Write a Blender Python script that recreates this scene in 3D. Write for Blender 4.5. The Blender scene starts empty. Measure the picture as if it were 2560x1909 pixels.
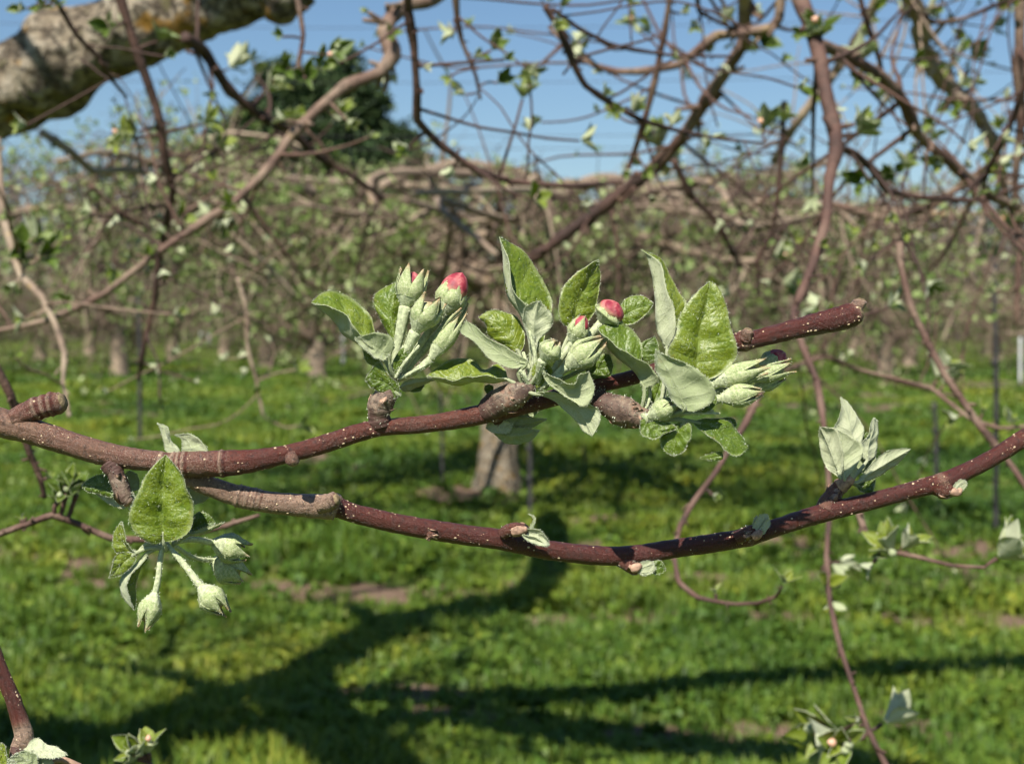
import bpy, math, random
import numpy as np
from mathutils import Vector, noise as mnoise

random.seed(11)
rng = np.random.default_rng(11)
sc = bpy.context.scene
COL = sc.collection

# ------------------------------------------------------------------ camera, sky, sun, exposure
CAM_H = 1.5
FPX = 3517.5                       # focal length in pixels of the 2560 px wide photograph
PITCH = math.atan(61.5 / 1407.0)
FOCUS = 0.365
cd = bpy.data.cameras.new("camera")
cam = bpy.data.objects.new("camera", cd)
COL.objects.link(cam)
cam.location = (0, 0, CAM_H)
cam.rotation_euler = (math.pi / 2 - PITCH, 0, 0)
cd.sensor_width = 36.0
cd.lens = 36.0 * FPX / 2560.0
cd.clip_start = 0.02
cd.clip_end = 3000
cd.dof.use_dof = True
cd.dof.focus_distance = FOCUS
cd.dof.aperture_fstop = cd.lens / 2.05
cd.dof.aperture_blades = 7
sc.camera = cam

SUN_EL = math.radians(50)
SUN_AZ = math.radians(20)          # sun behind the camera, this far to the left
SUN = np.array([-math.sin(SUN_AZ) * math.cos(SUN_EL), -math.cos(SUN_AZ) * math.cos(SUN_EL), math.sin(SUN_EL)])
w = bpy.data.worlds.new("World")
sc.world = w
w.use_nodes = True
nt = w.node_tree
sky = nt.nodes.new("ShaderNodeTexSky")
sky.sky_type = 'NISHITA'
sky.sun_disc = False
sky.sun_elevation = SUN_EL
sky.sun_rotation = math.pi + SUN_AZ
sky.altitude = 0
sky.air_density = 1.25
sky.dust_density = 0.0
sky.ozone_density = 7.0
bg = nt.nodes["Background"]
nt.links.new(sky.outputs[0], bg.inputs[0])
bg.inputs[1].default_value = 0.059
sl = bpy.data.lights.new("sun", 'SUN')
sl.energy = 5.0
sl.angle = math.radians(0.5)
sl.color = (1.0, 0.945, 0.85)
so = bpy.data.objects.new("sun", sl)
COL.objects.link(so)
so.rotation_euler = Vector(SUN).to_track_quat('Z', 'Y').to_euler()
so.location = (-3, -6, 8)
sc.view_settings.view_transform = 'Standard'
sc.view_settings.look = 'None'
sc.view_settings.exposure = 0.75
sc.view_settings.gamma = 1.0
sc.cycles.use_denoising = True
sc.cycles.max_bounces = 6
sc.cycles.diffuse_bounces = 3
sc.cycles.transparent_max_bounces = 4
sc.cycles.caustics_reflective = False
sc.cycles.caustics_refractive = False
sc.cycles.filter_width = 1.3

# ------------------------------------------------------------------ pixels to points
FWD = np.array([0, math.cos(PITCH), -math.sin(PITCH)])
UPV = np.array([0, math.sin(PITCH), math.cos(PITCH)])
RGT = np.array([1.0, 0, 0])
CAMP = np.array([0, 0, CAM_H])
D0 = 0.35
U = D0 / FPX                       # one photograph pixel at the branch, about 0.1 mm


def P(xy, d):
    xy = np.asarray(xy, float)
    d = np.asarray(d, float)
    d = np.broadcast_to(d, xy.shape[:-1])[..., None]
    X = (xy[..., 0:1] - 1280) / FPX
    Y = -(xy[..., 1:2] - 954.5) / FPX
    return CAMP + d * (FWD + X * RGT + Y * UPV)


def Q(a):                          # (x, y, z): z = depth behind the branch plane in pixels
    a = np.asarray(a, float)
    return P(a[..., :2], D0 + a[..., 2] * U)


ZOFF = 0.0
CROPS = {'O': (0, 0, 1.0), 'V': (0, 0, .86523), 'K1': (760, 560, 3.0594), 'K2': (1300, 560, 2.4622), 'K3': (160, 940, 2.5027),
         'K4': (0, 940, 3.1657), 'K5': (1900, 960, 3.3045), 'K6': (1100, 1150, 2.4622), 'K7': (0, 1560, 4.432),
         'Q1': (0, 0, 1.7297), 'Q2': (1280, 0, 1.7297), 'Q3': (0, 955, 1.7312), 'Q4': (1280, 955, 1.7312)}


def C(k, pts):
    ox, oy, s = CROPS[k]
    a = np.asarray(pts, float).copy()
    a[..., 0] = ox + a[..., 0] / s
    a[..., 1] = oy + a[..., 1] / s
    return a


def ground_at(x, y):               # the ground point seen at a photograph pixel
    r = FWD + (x - 1280) / FPX * RGT - (y - 954.5) / FPX * UPV
    t = -CAM_H / r[2]
    return CAMP + t * r


# ------------------------------------------------------------------ materials
def nd(nt, typ, ins=None, **props):
    n = nt.nodes.new(typ)
    for k, v in props.items():
        setattr(n, k, v)
    for k, v in (ins or {}).items():
        s = n.inputs[k]
        if isinstance(v, bpy.types.NodeSocket):
            nt.links.new(v, s)
        else:
            s.default_value = v
    return n


def newmat(name):
    m = bpy.data.materials.new(name)
    m.use_nodes = True
    t = m.node_tree
    return m, t, t.nodes["Principled BSDF"]


def mixc(t, f, a, b, mode='MIX'):
    n = t.nodes.new("ShaderNodeMix")
    n.data_type = 'RGBA'
    n.blend_type = mode
    for s, v in ((n.inputs[0], f), (n.inputs[6], a), (n.inputs[7], b)):
        if isinstance(v, bpy.types.NodeSocket):
            t.links.new(v, s)
        elif s.type == 'RGBA':
            s.default_value = (*v, 1) if len(v) == 3 else v
        else:
            s.default_value = v
    return n.outputs[2]


def ramp(t, f, stops):
    n = t.nodes.new("ShaderNodeValToRGB")
    t.links.new(f, n.inputs[0])
    el = n.color_ramp.elements
    while len(el) > 1:
        el.remove(el[-1])
    el[0].position = stops[0][0]
    el[0].color = (*stops[0][1], 1) if not isinstance(stops[0][1], (int, float)) else (stops[0][1],) * 3 + (1,)
    for p, c in stops[1:]:
        e = el.new(p)
        e.color = (*c, 1) if not isinstance(c, (int, float)) else (c,) * 3 + (1,)
    return n.outputs[0]


def noise_t(t, vec, scale, detail=3, rough=.55, dist=0):
    return nd(t, "ShaderNodeTexNoise", {'Vector': vec, 'Scale': scale, 'Detail': detail, 'Roughness': rough, 'Distortion': dist}).outputs[0]


def tint_of(t):
    return nd(t, "ShaderNodeAttribute", attribute_name="tint").outputs['Fac']


def math_n(t, op, a, b=0.0, c=0.0):
    n = t.nodes.new("ShaderNodeMath")
    n.operation = op
    for i, v in enumerate((a, b, c)):
        if isinstance(v, bpy.types.NodeSocket):
            t.links.new(v, n.inputs[i])
        else:
            n.inputs[i].default_value = v
    return n.outputs[0]


def bump_n(t, h, dist, strength=1.0, prev=None):
    ins = {'Height': h, 'Distance': dist, 'Strength': strength}
    if prev is not None:
        ins['Normal'] = prev
    return nd(t, "ShaderNodeBump", ins).outputs[0]


def m_bark_young():
    m, t, b = newmat("young_apple_bark")
    o = nd(t, "ShaderNodeTexCoord").outputs['Object']
    uv = nd(t, "ShaderNodeUVMap").outputs[0]
    tn = tint_of(t)
    big = noise_t(t, o, 160, 4)
    mid = noise_t(t, o, 900, 4, .6)
    fine = noise_t(t, o, 4200, 2, .6)
    stv = nd(t, "ShaderNodeMapping", {'Vector': uv, 'Scale': (9.0, 90.0, 1.0)}).outputs[0]
    streak = noise_t(t, stv, 3.0, 4, .65)
    f = math_n(t, 'ADD', tn, math_n(t, 'MULTIPLY', math_n(t, 'SUBTRACT', big, .5), .7))
    col = ramp(t, f, [(0.0, (.235, .178, .135)), (.28, (.130, .080, .056)), (.55, (.082, .025, .016)), (1.0, (.050, .0095, .007))])
    col = mixc(t, ramp(t, streak, [(.35, 0.0), (.7, 1.0)]), col, mixc(t, 1.0, col, (1.9, 1.5, 1.3), 'MULTIPLY'))
    col = mixc(t, ramp(t, mid, [(.30, .75), (.5, 0.0)]), col, (.018, .010, .009))
    sp = math_n(t, 'MULTIPLY', ramp(t, fine, [(.50, 0.0), (.62, 1.0)]), ramp(t, big, [(.38, .04), (.58, .62)]))
    sp = math_n(t, 'MULTIPLY', sp, ramp(t, tn, [(.45, 1.0), (.8, .22)]))
    col = mixc(t, sp, col, (.38, .28, .22))
    t.links.new(col, b.inputs['Base Color'])
    b.inputs['Roughness'].default_value = .3
    b.inputs['Specular IOR Level'].default_value = .45
    n1 = bump_n(t, streak, .0009, .7)
    n2 = bump_n(t, mid, .0007, .7, n1)
    n3 = bump_n(t, fine, .0002, .7, n2)
    t.links.new(n3, b.inputs['Normal'])
    return m


def m_plain(name, col, rough=.6, nscale=1500, var=.35, bd=.0001, spec=.3, sub=0.0):
    m, t, b = newmat(name)
    o = nd(t, "ShaderNodeTexCoord").outputs['Object']
    n = noise_t(t, o, nscale, 3)
    lo = tuple(c * (1 - var) for c in col)
    hi = tuple(min(1, c * (1 + var)) for c in col)
    t.links.new(ramp(t, n, [(.3, lo), (.7, hi)]), b.inputs['Base Color'])
    b.inputs['Roughness'].default_value = rough
    b.inputs['Specular IOR Level'].default_value = spec
    if bd:
        t.links.new(bump_n(t, n, bd, .6), b.inputs['Normal'])
    return m


def leaf_veins(t):
    uv = nd(t, "ShaderNodeUVMap").outputs[0]
    sx = nd(t, "ShaderNodeSeparateXYZ", {0: uv})
    s = math_n(t, 'ABSOLUTE', math_n(t, 'SUBTRACT', sx.outputs[0], .5))      # 0 midrib .. .5 edge
    o = nd(t, "ShaderNodeTexCoord").outputs['Object']
    wob = noise_t(t, o, 500, 2)
    ph = math_n(t, 'ADD', math_n(t, 'SUBTRACT', sx.outputs[1], math_n(t, 'MULTIPLY', s, .42)), math_n(t, 'MULTIPLY', wob, .07))
    saw = math_n(t, 'ABSOLUTE', math_n(t, 'SUBTRACT', math_n(t, 'FRACT', math_n(t, 'MULTIPLY', ph, math_n(t, 'ADD', 6.0, math_n(t, 'MULTIPLY', tint_of(t), 3.5)))), .5))
    vein = ramp(t, saw, [(0.0, 1.0), (.09, .4), (.2, 0.0)])
    rib = ramp(t, s, [(.0, 1.0), (.018, .7), (.05, 0.0)])
    return uv, s, o, math_n(t, 'MAXIMUM', math_n(t, 'MULTIPLY', vein, .75), rib), sx.outputs[1]


def m_leaf_top():
    m, t, b = newmat("leaf_upper_face")
    uv, s, o, vein, tt = leaf_veins(t)
    tn = tint_of(t)
    big = noise_t(t, o, 220, 3)
    fine = noise_t(t, o, 2600, 3, .7, .6)
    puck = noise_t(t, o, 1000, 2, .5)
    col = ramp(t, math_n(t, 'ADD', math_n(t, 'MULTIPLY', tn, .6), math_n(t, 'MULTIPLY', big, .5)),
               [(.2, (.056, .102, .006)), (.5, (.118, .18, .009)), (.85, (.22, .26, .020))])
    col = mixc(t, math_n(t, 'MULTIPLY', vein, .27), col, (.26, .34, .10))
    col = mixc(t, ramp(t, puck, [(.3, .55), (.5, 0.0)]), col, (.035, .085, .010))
    felt = math_n(t, 'MULTIPLY', ramp(t, fine, [(.53, 0.0), (.66, 1.0)]), ramp(t, big, [(.38, .06), (.66, .6)]))
    col = mixc(t, felt, col, (.46, .54, .33))
    edge = ramp(t, s, [(.44, 0.0), (.5, .55)])
    col = mixc(t, edge, col, (.38, .42, .22))
    br = math_n(t, 'MULTIPLY', ramp(t, noise_t(t, o, 330, 2), [(.66, 0.0), (.76, .5)]), ramp(t, s, [(.2, 0.0), (.45, 1.0)]))
    col = mixc(t, br, col, (.30, .20, .05))
    t.links.new(col, b.inputs['Base Color'])
    b.inputs['Roughness'].default_value = .36
    b.inputs['Specular IOR Level'].default_value = .5
    n1 = bump_n(t, vein, -.0002, .5)
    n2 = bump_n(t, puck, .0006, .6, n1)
    n3 = bump_n(t, fine, .00012, .6, n2)
    t.links.new(n3, b.inputs['Normal'])
    tr = nd(t, "ShaderNodeBsdfTranslucent", {'Color': (.30, .42, .04, 1)})
    mx = nd(t, "ShaderNodeMixShader", {0: .27, 1: b.outputs[0], 2: tr.outputs[0]})
    t.links.new(mx.outputs[0], t.nodes["Material Output"].inputs[0])
    return m


def m_leaf_under():
    m, t, b = newmat("leaf_felted_underside")
    uv, s, o, vein, tt = leaf_veins(t)
    tn = tint_of(t)
    big = noise_t(t, o, 260, 3)
    fine = noise_t(t, o, 3200, 3, .7, .5)
    col = ramp(t, math_n(t, 'ADD', math_n(t, 'MULTIPLY', tn, .5), math_n(t, 'MULTIPLY', big, .5)),
               [(.25, (.315, .375, .185)), (.5, (.46, .505, .295)), (.8, (.62, .645, .44))])
    col = mixc(t, math_n(t, 'MULTIPLY', vein, .25), col, (.56, .60, .36))
    col = mixc(t, ramp(t, fine, [(.35, .45), (.50, 0.0)]), col, (.27, .33, .15))
    br = math_n(t, 'MULTIPLY', ramp(t, noise_t(t, o, 300, 2), [(.62, 0.0), (.74, .35)]), ramp(t, tt, [(.6, 0.0), (1.0, 1.0)]))
    col = mixc(t, br, col, (.42, .26, .12))
    t.links.new(col, b.inputs['Base Color'])
    b.inputs['Roughness'].default_value = .85
    b.inputs['Specular IOR Level'].default_value = .15
    b.inputs['Sheen Weight'].default_value = .25
    n1 = bump_n(t, vein, .0002, .5)
    n2 = bump_n(t, big, .0008, .5, n1)
    n3 = bump_n(t, fine, .0002, .8, n2)
    t.links.new(n3, b.inputs['Normal'])
    tr = nd(t, "ShaderNodeBsdfTranslucent", {'Color': (.36, .46, .16, 1)})
    mx = nd(t, "ShaderNodeMixShader", {0: .27, 1: b.outputs[0], 2: tr.outputs[0]})
    t.links.new(mx.outputs[0], t.nodes["Material Output"].inputs[0])
    return m


def m_sepal():
    m, t, b = newmat("sepal")
    o = nd(t, "ShaderNodeTexCoord").outputs['Object']
    uv = nd(t, "ShaderNodeUVMap").outputs[0]
    v = nd(t, "ShaderNodeSeparateXYZ", {0: uv}).outputs[1]
    n = noise_t(t, o, 1400, 3, .65)
    fine = noise_t(t, o, 4200, 2, .7)
    col = ramp(t, n, [(.3, (.20, .27, .09)), (.5, (.33, .38, .17)), (.7, (.48, .50, .28))])
    col = mixc(t, ramp(t, v, [(.72, 0.0), (1.0, .7)]), col, (.36, .16, .09))
    col = mixc(t, ramp(t, fine, [(.52, 0.0), (.7, .6)]), col, (.60, .62, .46))
    t.links.new(col, b.inputs['Base Color'])
    b.inputs['Roughness'].default_value = .75
    t.links.new(bump_n(t, fine, .0002, .8, bump_n(t, n, .0004, .6)), b.inputs['Normal'])
    return m


def m_petal():
    m, t, b = newmat("pink_petal")
    o = nd(t, "ShaderNodeTexCoord").outputs['Object']
    uv = nd(t, "ShaderNodeUVMap").outputs[0]
    v = nd(t, "ShaderNodeSeparateXYZ", {0: uv}).outputs[1]
    n = noise_t(t, o, 500, 3)
    col = ramp(t, n, [(.3, (.17, .009, .024)), (.5, (.28, .024, .042)), (.68, (.42, .12, .115))])
    col = mixc(t, ramp(t, v, [(.2, .9), (.5, 0.0)]), col, (.62, .42, .26))
    col = mixc(t, math_n(t, 'MULTIPLY', tint_of(t), .55), col, (.62, .26, .24))
    t.links.new(col, b.inputs['Base Color'])
    b.inputs['Roughness'].default_value = .6
    b.inputs['Subsurface Weight'].default_value = .12
    b.inputs['Subsurface Scale'].default_value = .0006
    t.links.new(bump_n(t, n, .0003, .5), b.inputs['Normal'])
    return m


def m_bark_mid(name, rough=.75, scale=1.0):
    m, t, b = newmat(name)
    o = nd(t, "ShaderNodeTexCoord").outputs['Object']
    tn = tint_of(t)
    big = noise_t(t, o, 14 * scale, 4)
    mid = noise_t(t, o, 90 * scale, 4, .65)
    f = math_n(t, 'ADD', tn, math_n(t, 'MULTIPLY', math_n(t, 'SUBTRACT', big, .5), .45))
    col = ramp(t, f, [(0.0, (.045, .026, .022)), (.3, (.11, .060, .046)), (.6, (.21, .145, .105)), (1.0, (.36, .285, .205))])
    col = mixc(t, ramp(t, mid, [(.32, .7), (.5, 0.0)]), col, (.035, .024, .019))
    li = math_n(t, 'MULTIPLY', ramp(t, noise_t(t, o, 30 * scale, 2), [(.64, 0.0), (.72, .7)]), ramp(t, tn, [(.4, 0.0), (.8, 1.0)]))
    col = mixc(t, li, col, (.36, .24, .045))
    t.links.new(col, b.inputs['Base Color'])
    b.inputs['Roughness'].default_value = rough
    b.inputs['Specular IOR Level'].default_value = .3
    t.links.new(bump_n(t, mid, .004 / scale, .7), b.inputs['Normal'])
    return m


def m_limb():
    m, t, b = newmat("old_lichened_bark")
    o = nd(t, "ShaderNodeTexCoord").outputs['Object']
    uv = nd(t, "ShaderNodeUVMap").outputs[0]
    wob = nd(t, "ShaderNodeTexNoise", {'Vector': o, 'Scale': 26.0, 'Detail': 4.0}).outputs[1]
    wv = nd(t, "ShaderNodeMapping", {'Vector': mixc(t, .12, o, wob), 'Scale': (13, 21, 27)}).outputs[0]
    big = noise_t(t, o, 9, 4)
    mid = noise_t(t, o, 24, 6, .72)
    fine = noise_t(t, o, 110, 4, .7)
    vo = nd(t, "ShaderNodeTexVoronoi", {'Vector': wv, 'Scale': 1.0}, feature='DISTANCE_TO_EDGE').outputs[0]
    col = ramp(t, mid, [(.3, (.14, .11, .08)), (.40, (.36, .29, .205)), (.52, (.52, .435, .32)), (.66, (.62, .56, .45))])
    col = mixc(t, ramp(t, fine, [(.3, .7), (.48, 0.0)]), col, (.06, .045, .036))
    col = mixc(t, ramp(t, vo, [(.02, .85), (.17, 0.0)]), col, (.045, .034, .027))
    col = mixc(t, ramp(t, noise_t(t, o, 7, 4, .65), [(.36, .6), (.46, 0.0)]), col, (.13, .105, .078))
    col = mixc(t, ramp(t, noise_t(t, o, 13, 3), [(.60, 0.0), (.66, .85)]), col, (.42, .22, .03))
    col = mixc(t, ramp(t, noise_t(t, o, 21, 3), [(.33, .7), (.40, 0.0)]), col, (.20, .18, .085))
    t.links.new(col, b.inputs['Base Color'])
    b.inputs['Roughness'].default_value = .9
    b.inputs['Specular IOR Level'].default_value = .15
    n1 = bump_n(t, vo, .02, .8)
    t.links.new(bump_n(t, mid, .05, 1.0, bump_n(t, fine, .004, .8, n1)), b.inputs['Normal'])
    return m


def m_attr(name, stops, rough=.6, transl=0.0, tcol=(.3, .4, .05), spec=.25, nz=0, extra=None):
    m, t, b = newmat(name)
    f = tint_of(t)
    if nz:
        o = nd(t, "ShaderNodeTexCoord").outputs['Object']
        f = math_n(t, 'ADD', f, math_n(t, 'MULTIPLY', math_n(t, 'SUBTRACT', noise_t(t, o, nz, 3), .5), .6))
    t.links.new(ramp(t, f, stops), b.inputs['Base Color'])
    b.inputs['Roughness'].default_value = rough
    b.inputs['Specular IOR Level'].default_value = spec
    if transl:
        tr = nd(t, "ShaderNodeBsdfTranslucent", {'Color': (*tcol, 1)})
        mx = nd(t, "ShaderNodeMixShader", {0: transl, 1: b.outputs[0], 2: tr.outputs[0]})
        t.links.new(mx.outputs[0], t.nodes["Material Output"].inputs[0])
    return m


def m_ground():
    m, t, b = newmat("orchard_soil_and_turf")
    o = nd(t, "ShaderNodeTexCoord").outputs['Object']
    d = tint_of(t)
    n1 = noise_t(t, o, 1.1, 4)
    n2 = noise_t(t, o, 14, 4, .65)
    n3 = noise_t(t, o, 70, 3, .7)
    turf = ramp(t, n2, [(.3, (.026, .045, .012)), (.5, (.06, .095, .020)), (.7, (.12, .14, .028))])
    turf = mixc(t, ramp(t, n1, [(.42, 0.0), (.62, .6)]), turf, (.13, .15, .02))
    soil = ramp(t, n3, [(.3, (.07, .045, .032)), (.5, (.17, .115, .08)), (.7, (.29, .205, .15))])
    f = math_n(t, 'ADD', d, math_n(t, 'MULTIPLY', math_n(t, 'SUBTRACT', n2, .5), .9))
    col = mixc(t, ramp(t, f, [(.42, 0.0), (.62, 1.0)]), turf, soil)
    t.links.new(col, b.inputs['Base Color'])
    b.inputs['Roughness'].default_value = .95
    b.inputs['Specular IOR Level'].default_value = .1
    t.links.new(bump_n(t, n2, .05, .8, bump_n(t, n3, .01, .8)), b.inputs['Normal'])
    return m


BARK = m_bark_young()
LENT = m_plain("lenticel", (.52, .40, .26), .8, 2500, .25)
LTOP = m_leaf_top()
LUND = m_leaf_under()
HAIR = m_plain("white_down", (.52, .55, .42), .8, 800, .1, 0)
FELT = m_plain("felted_stalk", (.41, .45, .27), .85, 1100, .35, .0003)
SEPAL = m_sepal()
PETAL = m_petal()
SCALE = m_plain("pink_bud_scale", (.33, .21, .145), .75, 700, .5, .0004)


def m_spur():
    m, t, b = newmat("spur_bark")
    o = nd(t, "ShaderNodeTexCoord").outputs['Object']
    uv = nd(t, "ShaderNodeUVMap").outputs[0]
    dv = mixc(t, .03, uv, nd(t, "ShaderNodeTexNoise", {'Vector': o, 'Scale': 260.0, 'Detail': 2.0}).outputs[1], 'ADD')
    rings = noise_t(t, nd(t, "ShaderNodeMapping", {'Vector': dv, 'Scale': (1.2, 95.0, 1.0)}).outputs[0], 1.0, 3, .6)
    big = noise_t(t, o, 260, 3)
    col = ramp(t, big, [(.3, (.06, .034, .025)), (.45, (.115, .070, .050)), (.58, (.21, .155, .11)), (.7, (.19, .085, .05))])
    col = mixc(t, ramp(t, rings, [(.34, .8), (.42, 0.0)]), col, (.03, .019, .015))
    col = mixc(t, ramp(t, rings, [(.62, 0.0), (.70, .4)]), col, (.40, .32, .24))
    col = mixc(t, ramp(t, noise_t(t, o, 900, 3, .6), [(.35, .7), (.5, 0.0)]), col, (.05, .033, .026))
    sv = nd(t, "ShaderNodeSeparateXYZ", {0: uv}).outputs[1]
    col = mixc(t, ramp(t, math_n(t, 'ADD', sv, math_n(t, 'MULTIPLY', math_n(t, 'SUBTRACT', big, .5), .05)), [(.022, 1.0), (.05, 0.0)]), col, (.075, .035, .027))
    t.links.new(col, b.inputs['Base Color'])
    b.inputs['Roughness'].default_value = .75
    t.links.new(bump_n(t, rings, .0007, .7, bump_n(t, big, .0008, .5)), b.inputs['Normal'])
    return m


SPUR = m_spur()
CUT = m_plain("cut_wood", (.20, .15, .085), .9, 700, .7, .0008)
BARKM = m_bark_mid("branch_bark")
BARKT = m_bark_mid("orchard_bark", .85, .6)
LIMB = m_limb()
BITS = m_attr("young_orchard_leaves", [(0, (.07, .12, .03)), (.4, (.16, .24, .06)), (.75, (.30, .37, .14)), (1, (.46, .50, .28))], .6, .25, (.3, .4, .06))
TWIG = m_attr("twig_bark", [(0, (.032, .021, .016)), (.5, (.15, .105, .076)), (1, (.37, .29, .21))], .8, nz=3)
GRASS = m_attr("grass_blades", [(0, (.030, .074, .014)), (.35, (.078, .152, .020)), (.65, (.150, .215, .024)), (1, (.29, .285, .030))], .5, .3, (.16, .24, .015), spec=.3)
NEEDLE = m_attr("evergreen_needles", [(0, (.010, .020, .007)), (.6, (.024, .050, .014)), (1, (.055, .085, .025))], .7)
WOODS = m_attr("bare_woodland", [(0, (.06, .05, .046)), (.5, (.125, .10, .09)), (.8, (.17, .15, .125)), (1, (.12, .155, .065))], .9)
POST = m_plain("weathered_post", (.035, .034, .034), .7, 40, .4, .001)
GUARD = m_plain("pale_tree_guard", (.55, .56, .56), .6, 30, .15, 0)
WIRE = m_plain("overhead_wire", (.03, .03, .035), .5, 10, .1, 0)
YELLOW = m_plain("yellow_petals", (.70, .50, .02), .6, 200, .2, 0)
ORANGE = m_plain("orange_fabric", (.62, .17, .03), .7, 30, .25, 0)
GROUND = m_ground()


# ------------------------------------------------------------------ mesh building
class MB:
    def __init__(self):
        self.v, self.q, self.t, self.uv, self.a, self.n = [], [], [], [], [], 0
        self.qm, self.tm = [], []

    def add(self, V, F, mat=0, uv=None, a=.5):
        V = np.asarray(V, float).reshape(-1, 3)
        F = np.asarray(F, int)
        m = np.broadcast_to(np.asarray(mat, int), (len(F),))
        if F.shape[1] == 4:
            self.q.append(F + self.n); self.qm.append(m)
        else:
            self.t.append(F + self.n); self.tm.append(m)
        self.v.append(V)
        self.uv.append(np.zeros((len(V), 2)) if uv is None else np.asarray(uv, float).reshape(-1, 2))
        self.a.append(np.broadcast_to(np.asarray(a, float), (len(V),)))
        self.n += len(V)

    def addf(self, F, mat=0):      # more faces on the vertices added last
        F = np.asarray(F, int)
        m = np.broadcast_to(np.asarray(mat, int), (len(F),))
        off = self.n - len(self.v[-1])
        (self.q if F.shape[1] == 4 else self.t).append(F + off)
        (self.qm if F.shape[1] == 4 else self.tm).append(m)

    def build(self, name, mats, parent=None, smooth=True):
        V = np.concatenate(self.v); uv = np.concatenate(self.uv); a = np.concatenate(self.a)
        org = np.zeros(3)
        if parent is not None:
            r = parent
            while r is not None:
                org = org + np.array(r.location); r = r.parent
        else:
            org = V.mean(0); org[2] = V[:, 2].min()
        Qf = np.concatenate(self.q) if self.q else np.zeros((0, 4), int)
        Tf = np.concatenate(self.t) if self.t else np.zeros((0, 3), int)
        mi = np.concatenate([np.concatenate(self.qm) if self.qm else np.zeros(0, int), np.concatenate(self.tm) if self.tm else np.zeros(0, int)])
        li = np.concatenate([Qf.ravel(), Tf.ravel()])
        ls = np.concatenate([np.arange(len(Qf)) * 4, len(Qf) * 4 + np.arange(len(Tf)) * 3])
        me = bpy.data.meshes.new(name)
        me.vertices.add(len(V)); me.loops.add(len(li)); me.polygons.add(len(ls))
        me.vertices.foreach_set("co", (V - org).astype(np.float32).ravel())
        me.loops.foreach_set("vertex_index", li.astype(np.int32))
        me.polygons.foreach_set("loop_start", ls.astype(np.int32))
        for m in (mats if isinstance(mats, (list, tuple)) else [mats]):
            me.materials.append(m)
        me.polygons.foreach_set("material_index", mi.astype(np.int32))
        me.polygons.foreach_set("use_smooth", np.full(len(ls), smooth))
        ul = me.uv_layers.new(name="UVMap")
        ul.data.foreach_set("uv", uv[li].astype(np.float32).ravel())
        at = me.attributes.new("tint", 'FLOAT', 'POINT')
        at.data.foreach_set("value", a.astype(np.float32))
        me.update(calc_edges=True)
        o = bpy.data.objects.new(name, me)
        COL.objects.link(o)
        if parent is not None:
            o.parent = parent
        else:
            o.location = org
        return o


def thing(name, loc, label, cat, group=None):
    o = bpy.data.objects.new(name, None)
    COL.objects.link(o)
    o.location = tuple(loc)
    o.empty_display_size = .05
    tag(o, label, cat, group)
    return o


def tag(o, label, cat, group=None, kind=None):
    o['label'] = label
    o['category'] = cat
    if group:
        o['group'] = group
    if kind:
        o['kind'] = kind
    return o


def cr(ctrl, per=6):
    p = np.asarray(ctrl, float)
    if len(p) < 3:
        return np.array([p[0] * (1 - s) + p[-1] * s for s in np.linspace(0, 1, per + 1)])
    p = np.vstack([2 * p[0] - p[1], p, 2 * p[-1] - p[-2]])
    out = []
    for i in range(1, len(p) - 2):
        a, b, c, d = p[i - 1], p[i], p[i + 1], p[i + 2]
        for s in np.arange(per) / per:
            out.append(.5 * (2 * b + (c - a) * s + (2 * a - 5 * b + 4 * c - d) * s * s + (3 * b - a - 3 * c + d) * s ** 3))
    out.append(p[-2])
    return np.array(out)


def resample(p, n):
    p = np.asarray(p, float)
    s = np.concatenate([[0], np.cumsum(np.linalg.norm(np.diff(p[:, :3], axis=0), axis=1))])
    x = np.linspace(0, s[-1], n)
    return np.stack([np.interp(x, s, p[:, k]) for k in range(p.shape[1])], 1)


def nrm(v):
    return v / np.maximum(np.linalg.norm(v, axis=-1, keepdims=True), 1e-12)


def frames(p):
    T = nrm(np.gradient(p, axis=0))
    ref = np.array([0, 0, 1.0]) if abs(T[0, 2]) < .9 else np.array([1.0, 0, 0])
    n = nrm(np.cross(T[0], ref))
    N = [n]
    for i in range(1, len(p)):
        n = n - T[i] * np.dot(n, T[i])
        n = n / max(np.linalg.norm(n), 1e-9)
        N.append(n)
    N = np.array(N)
    return T, N, np.cross(T, N)


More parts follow.
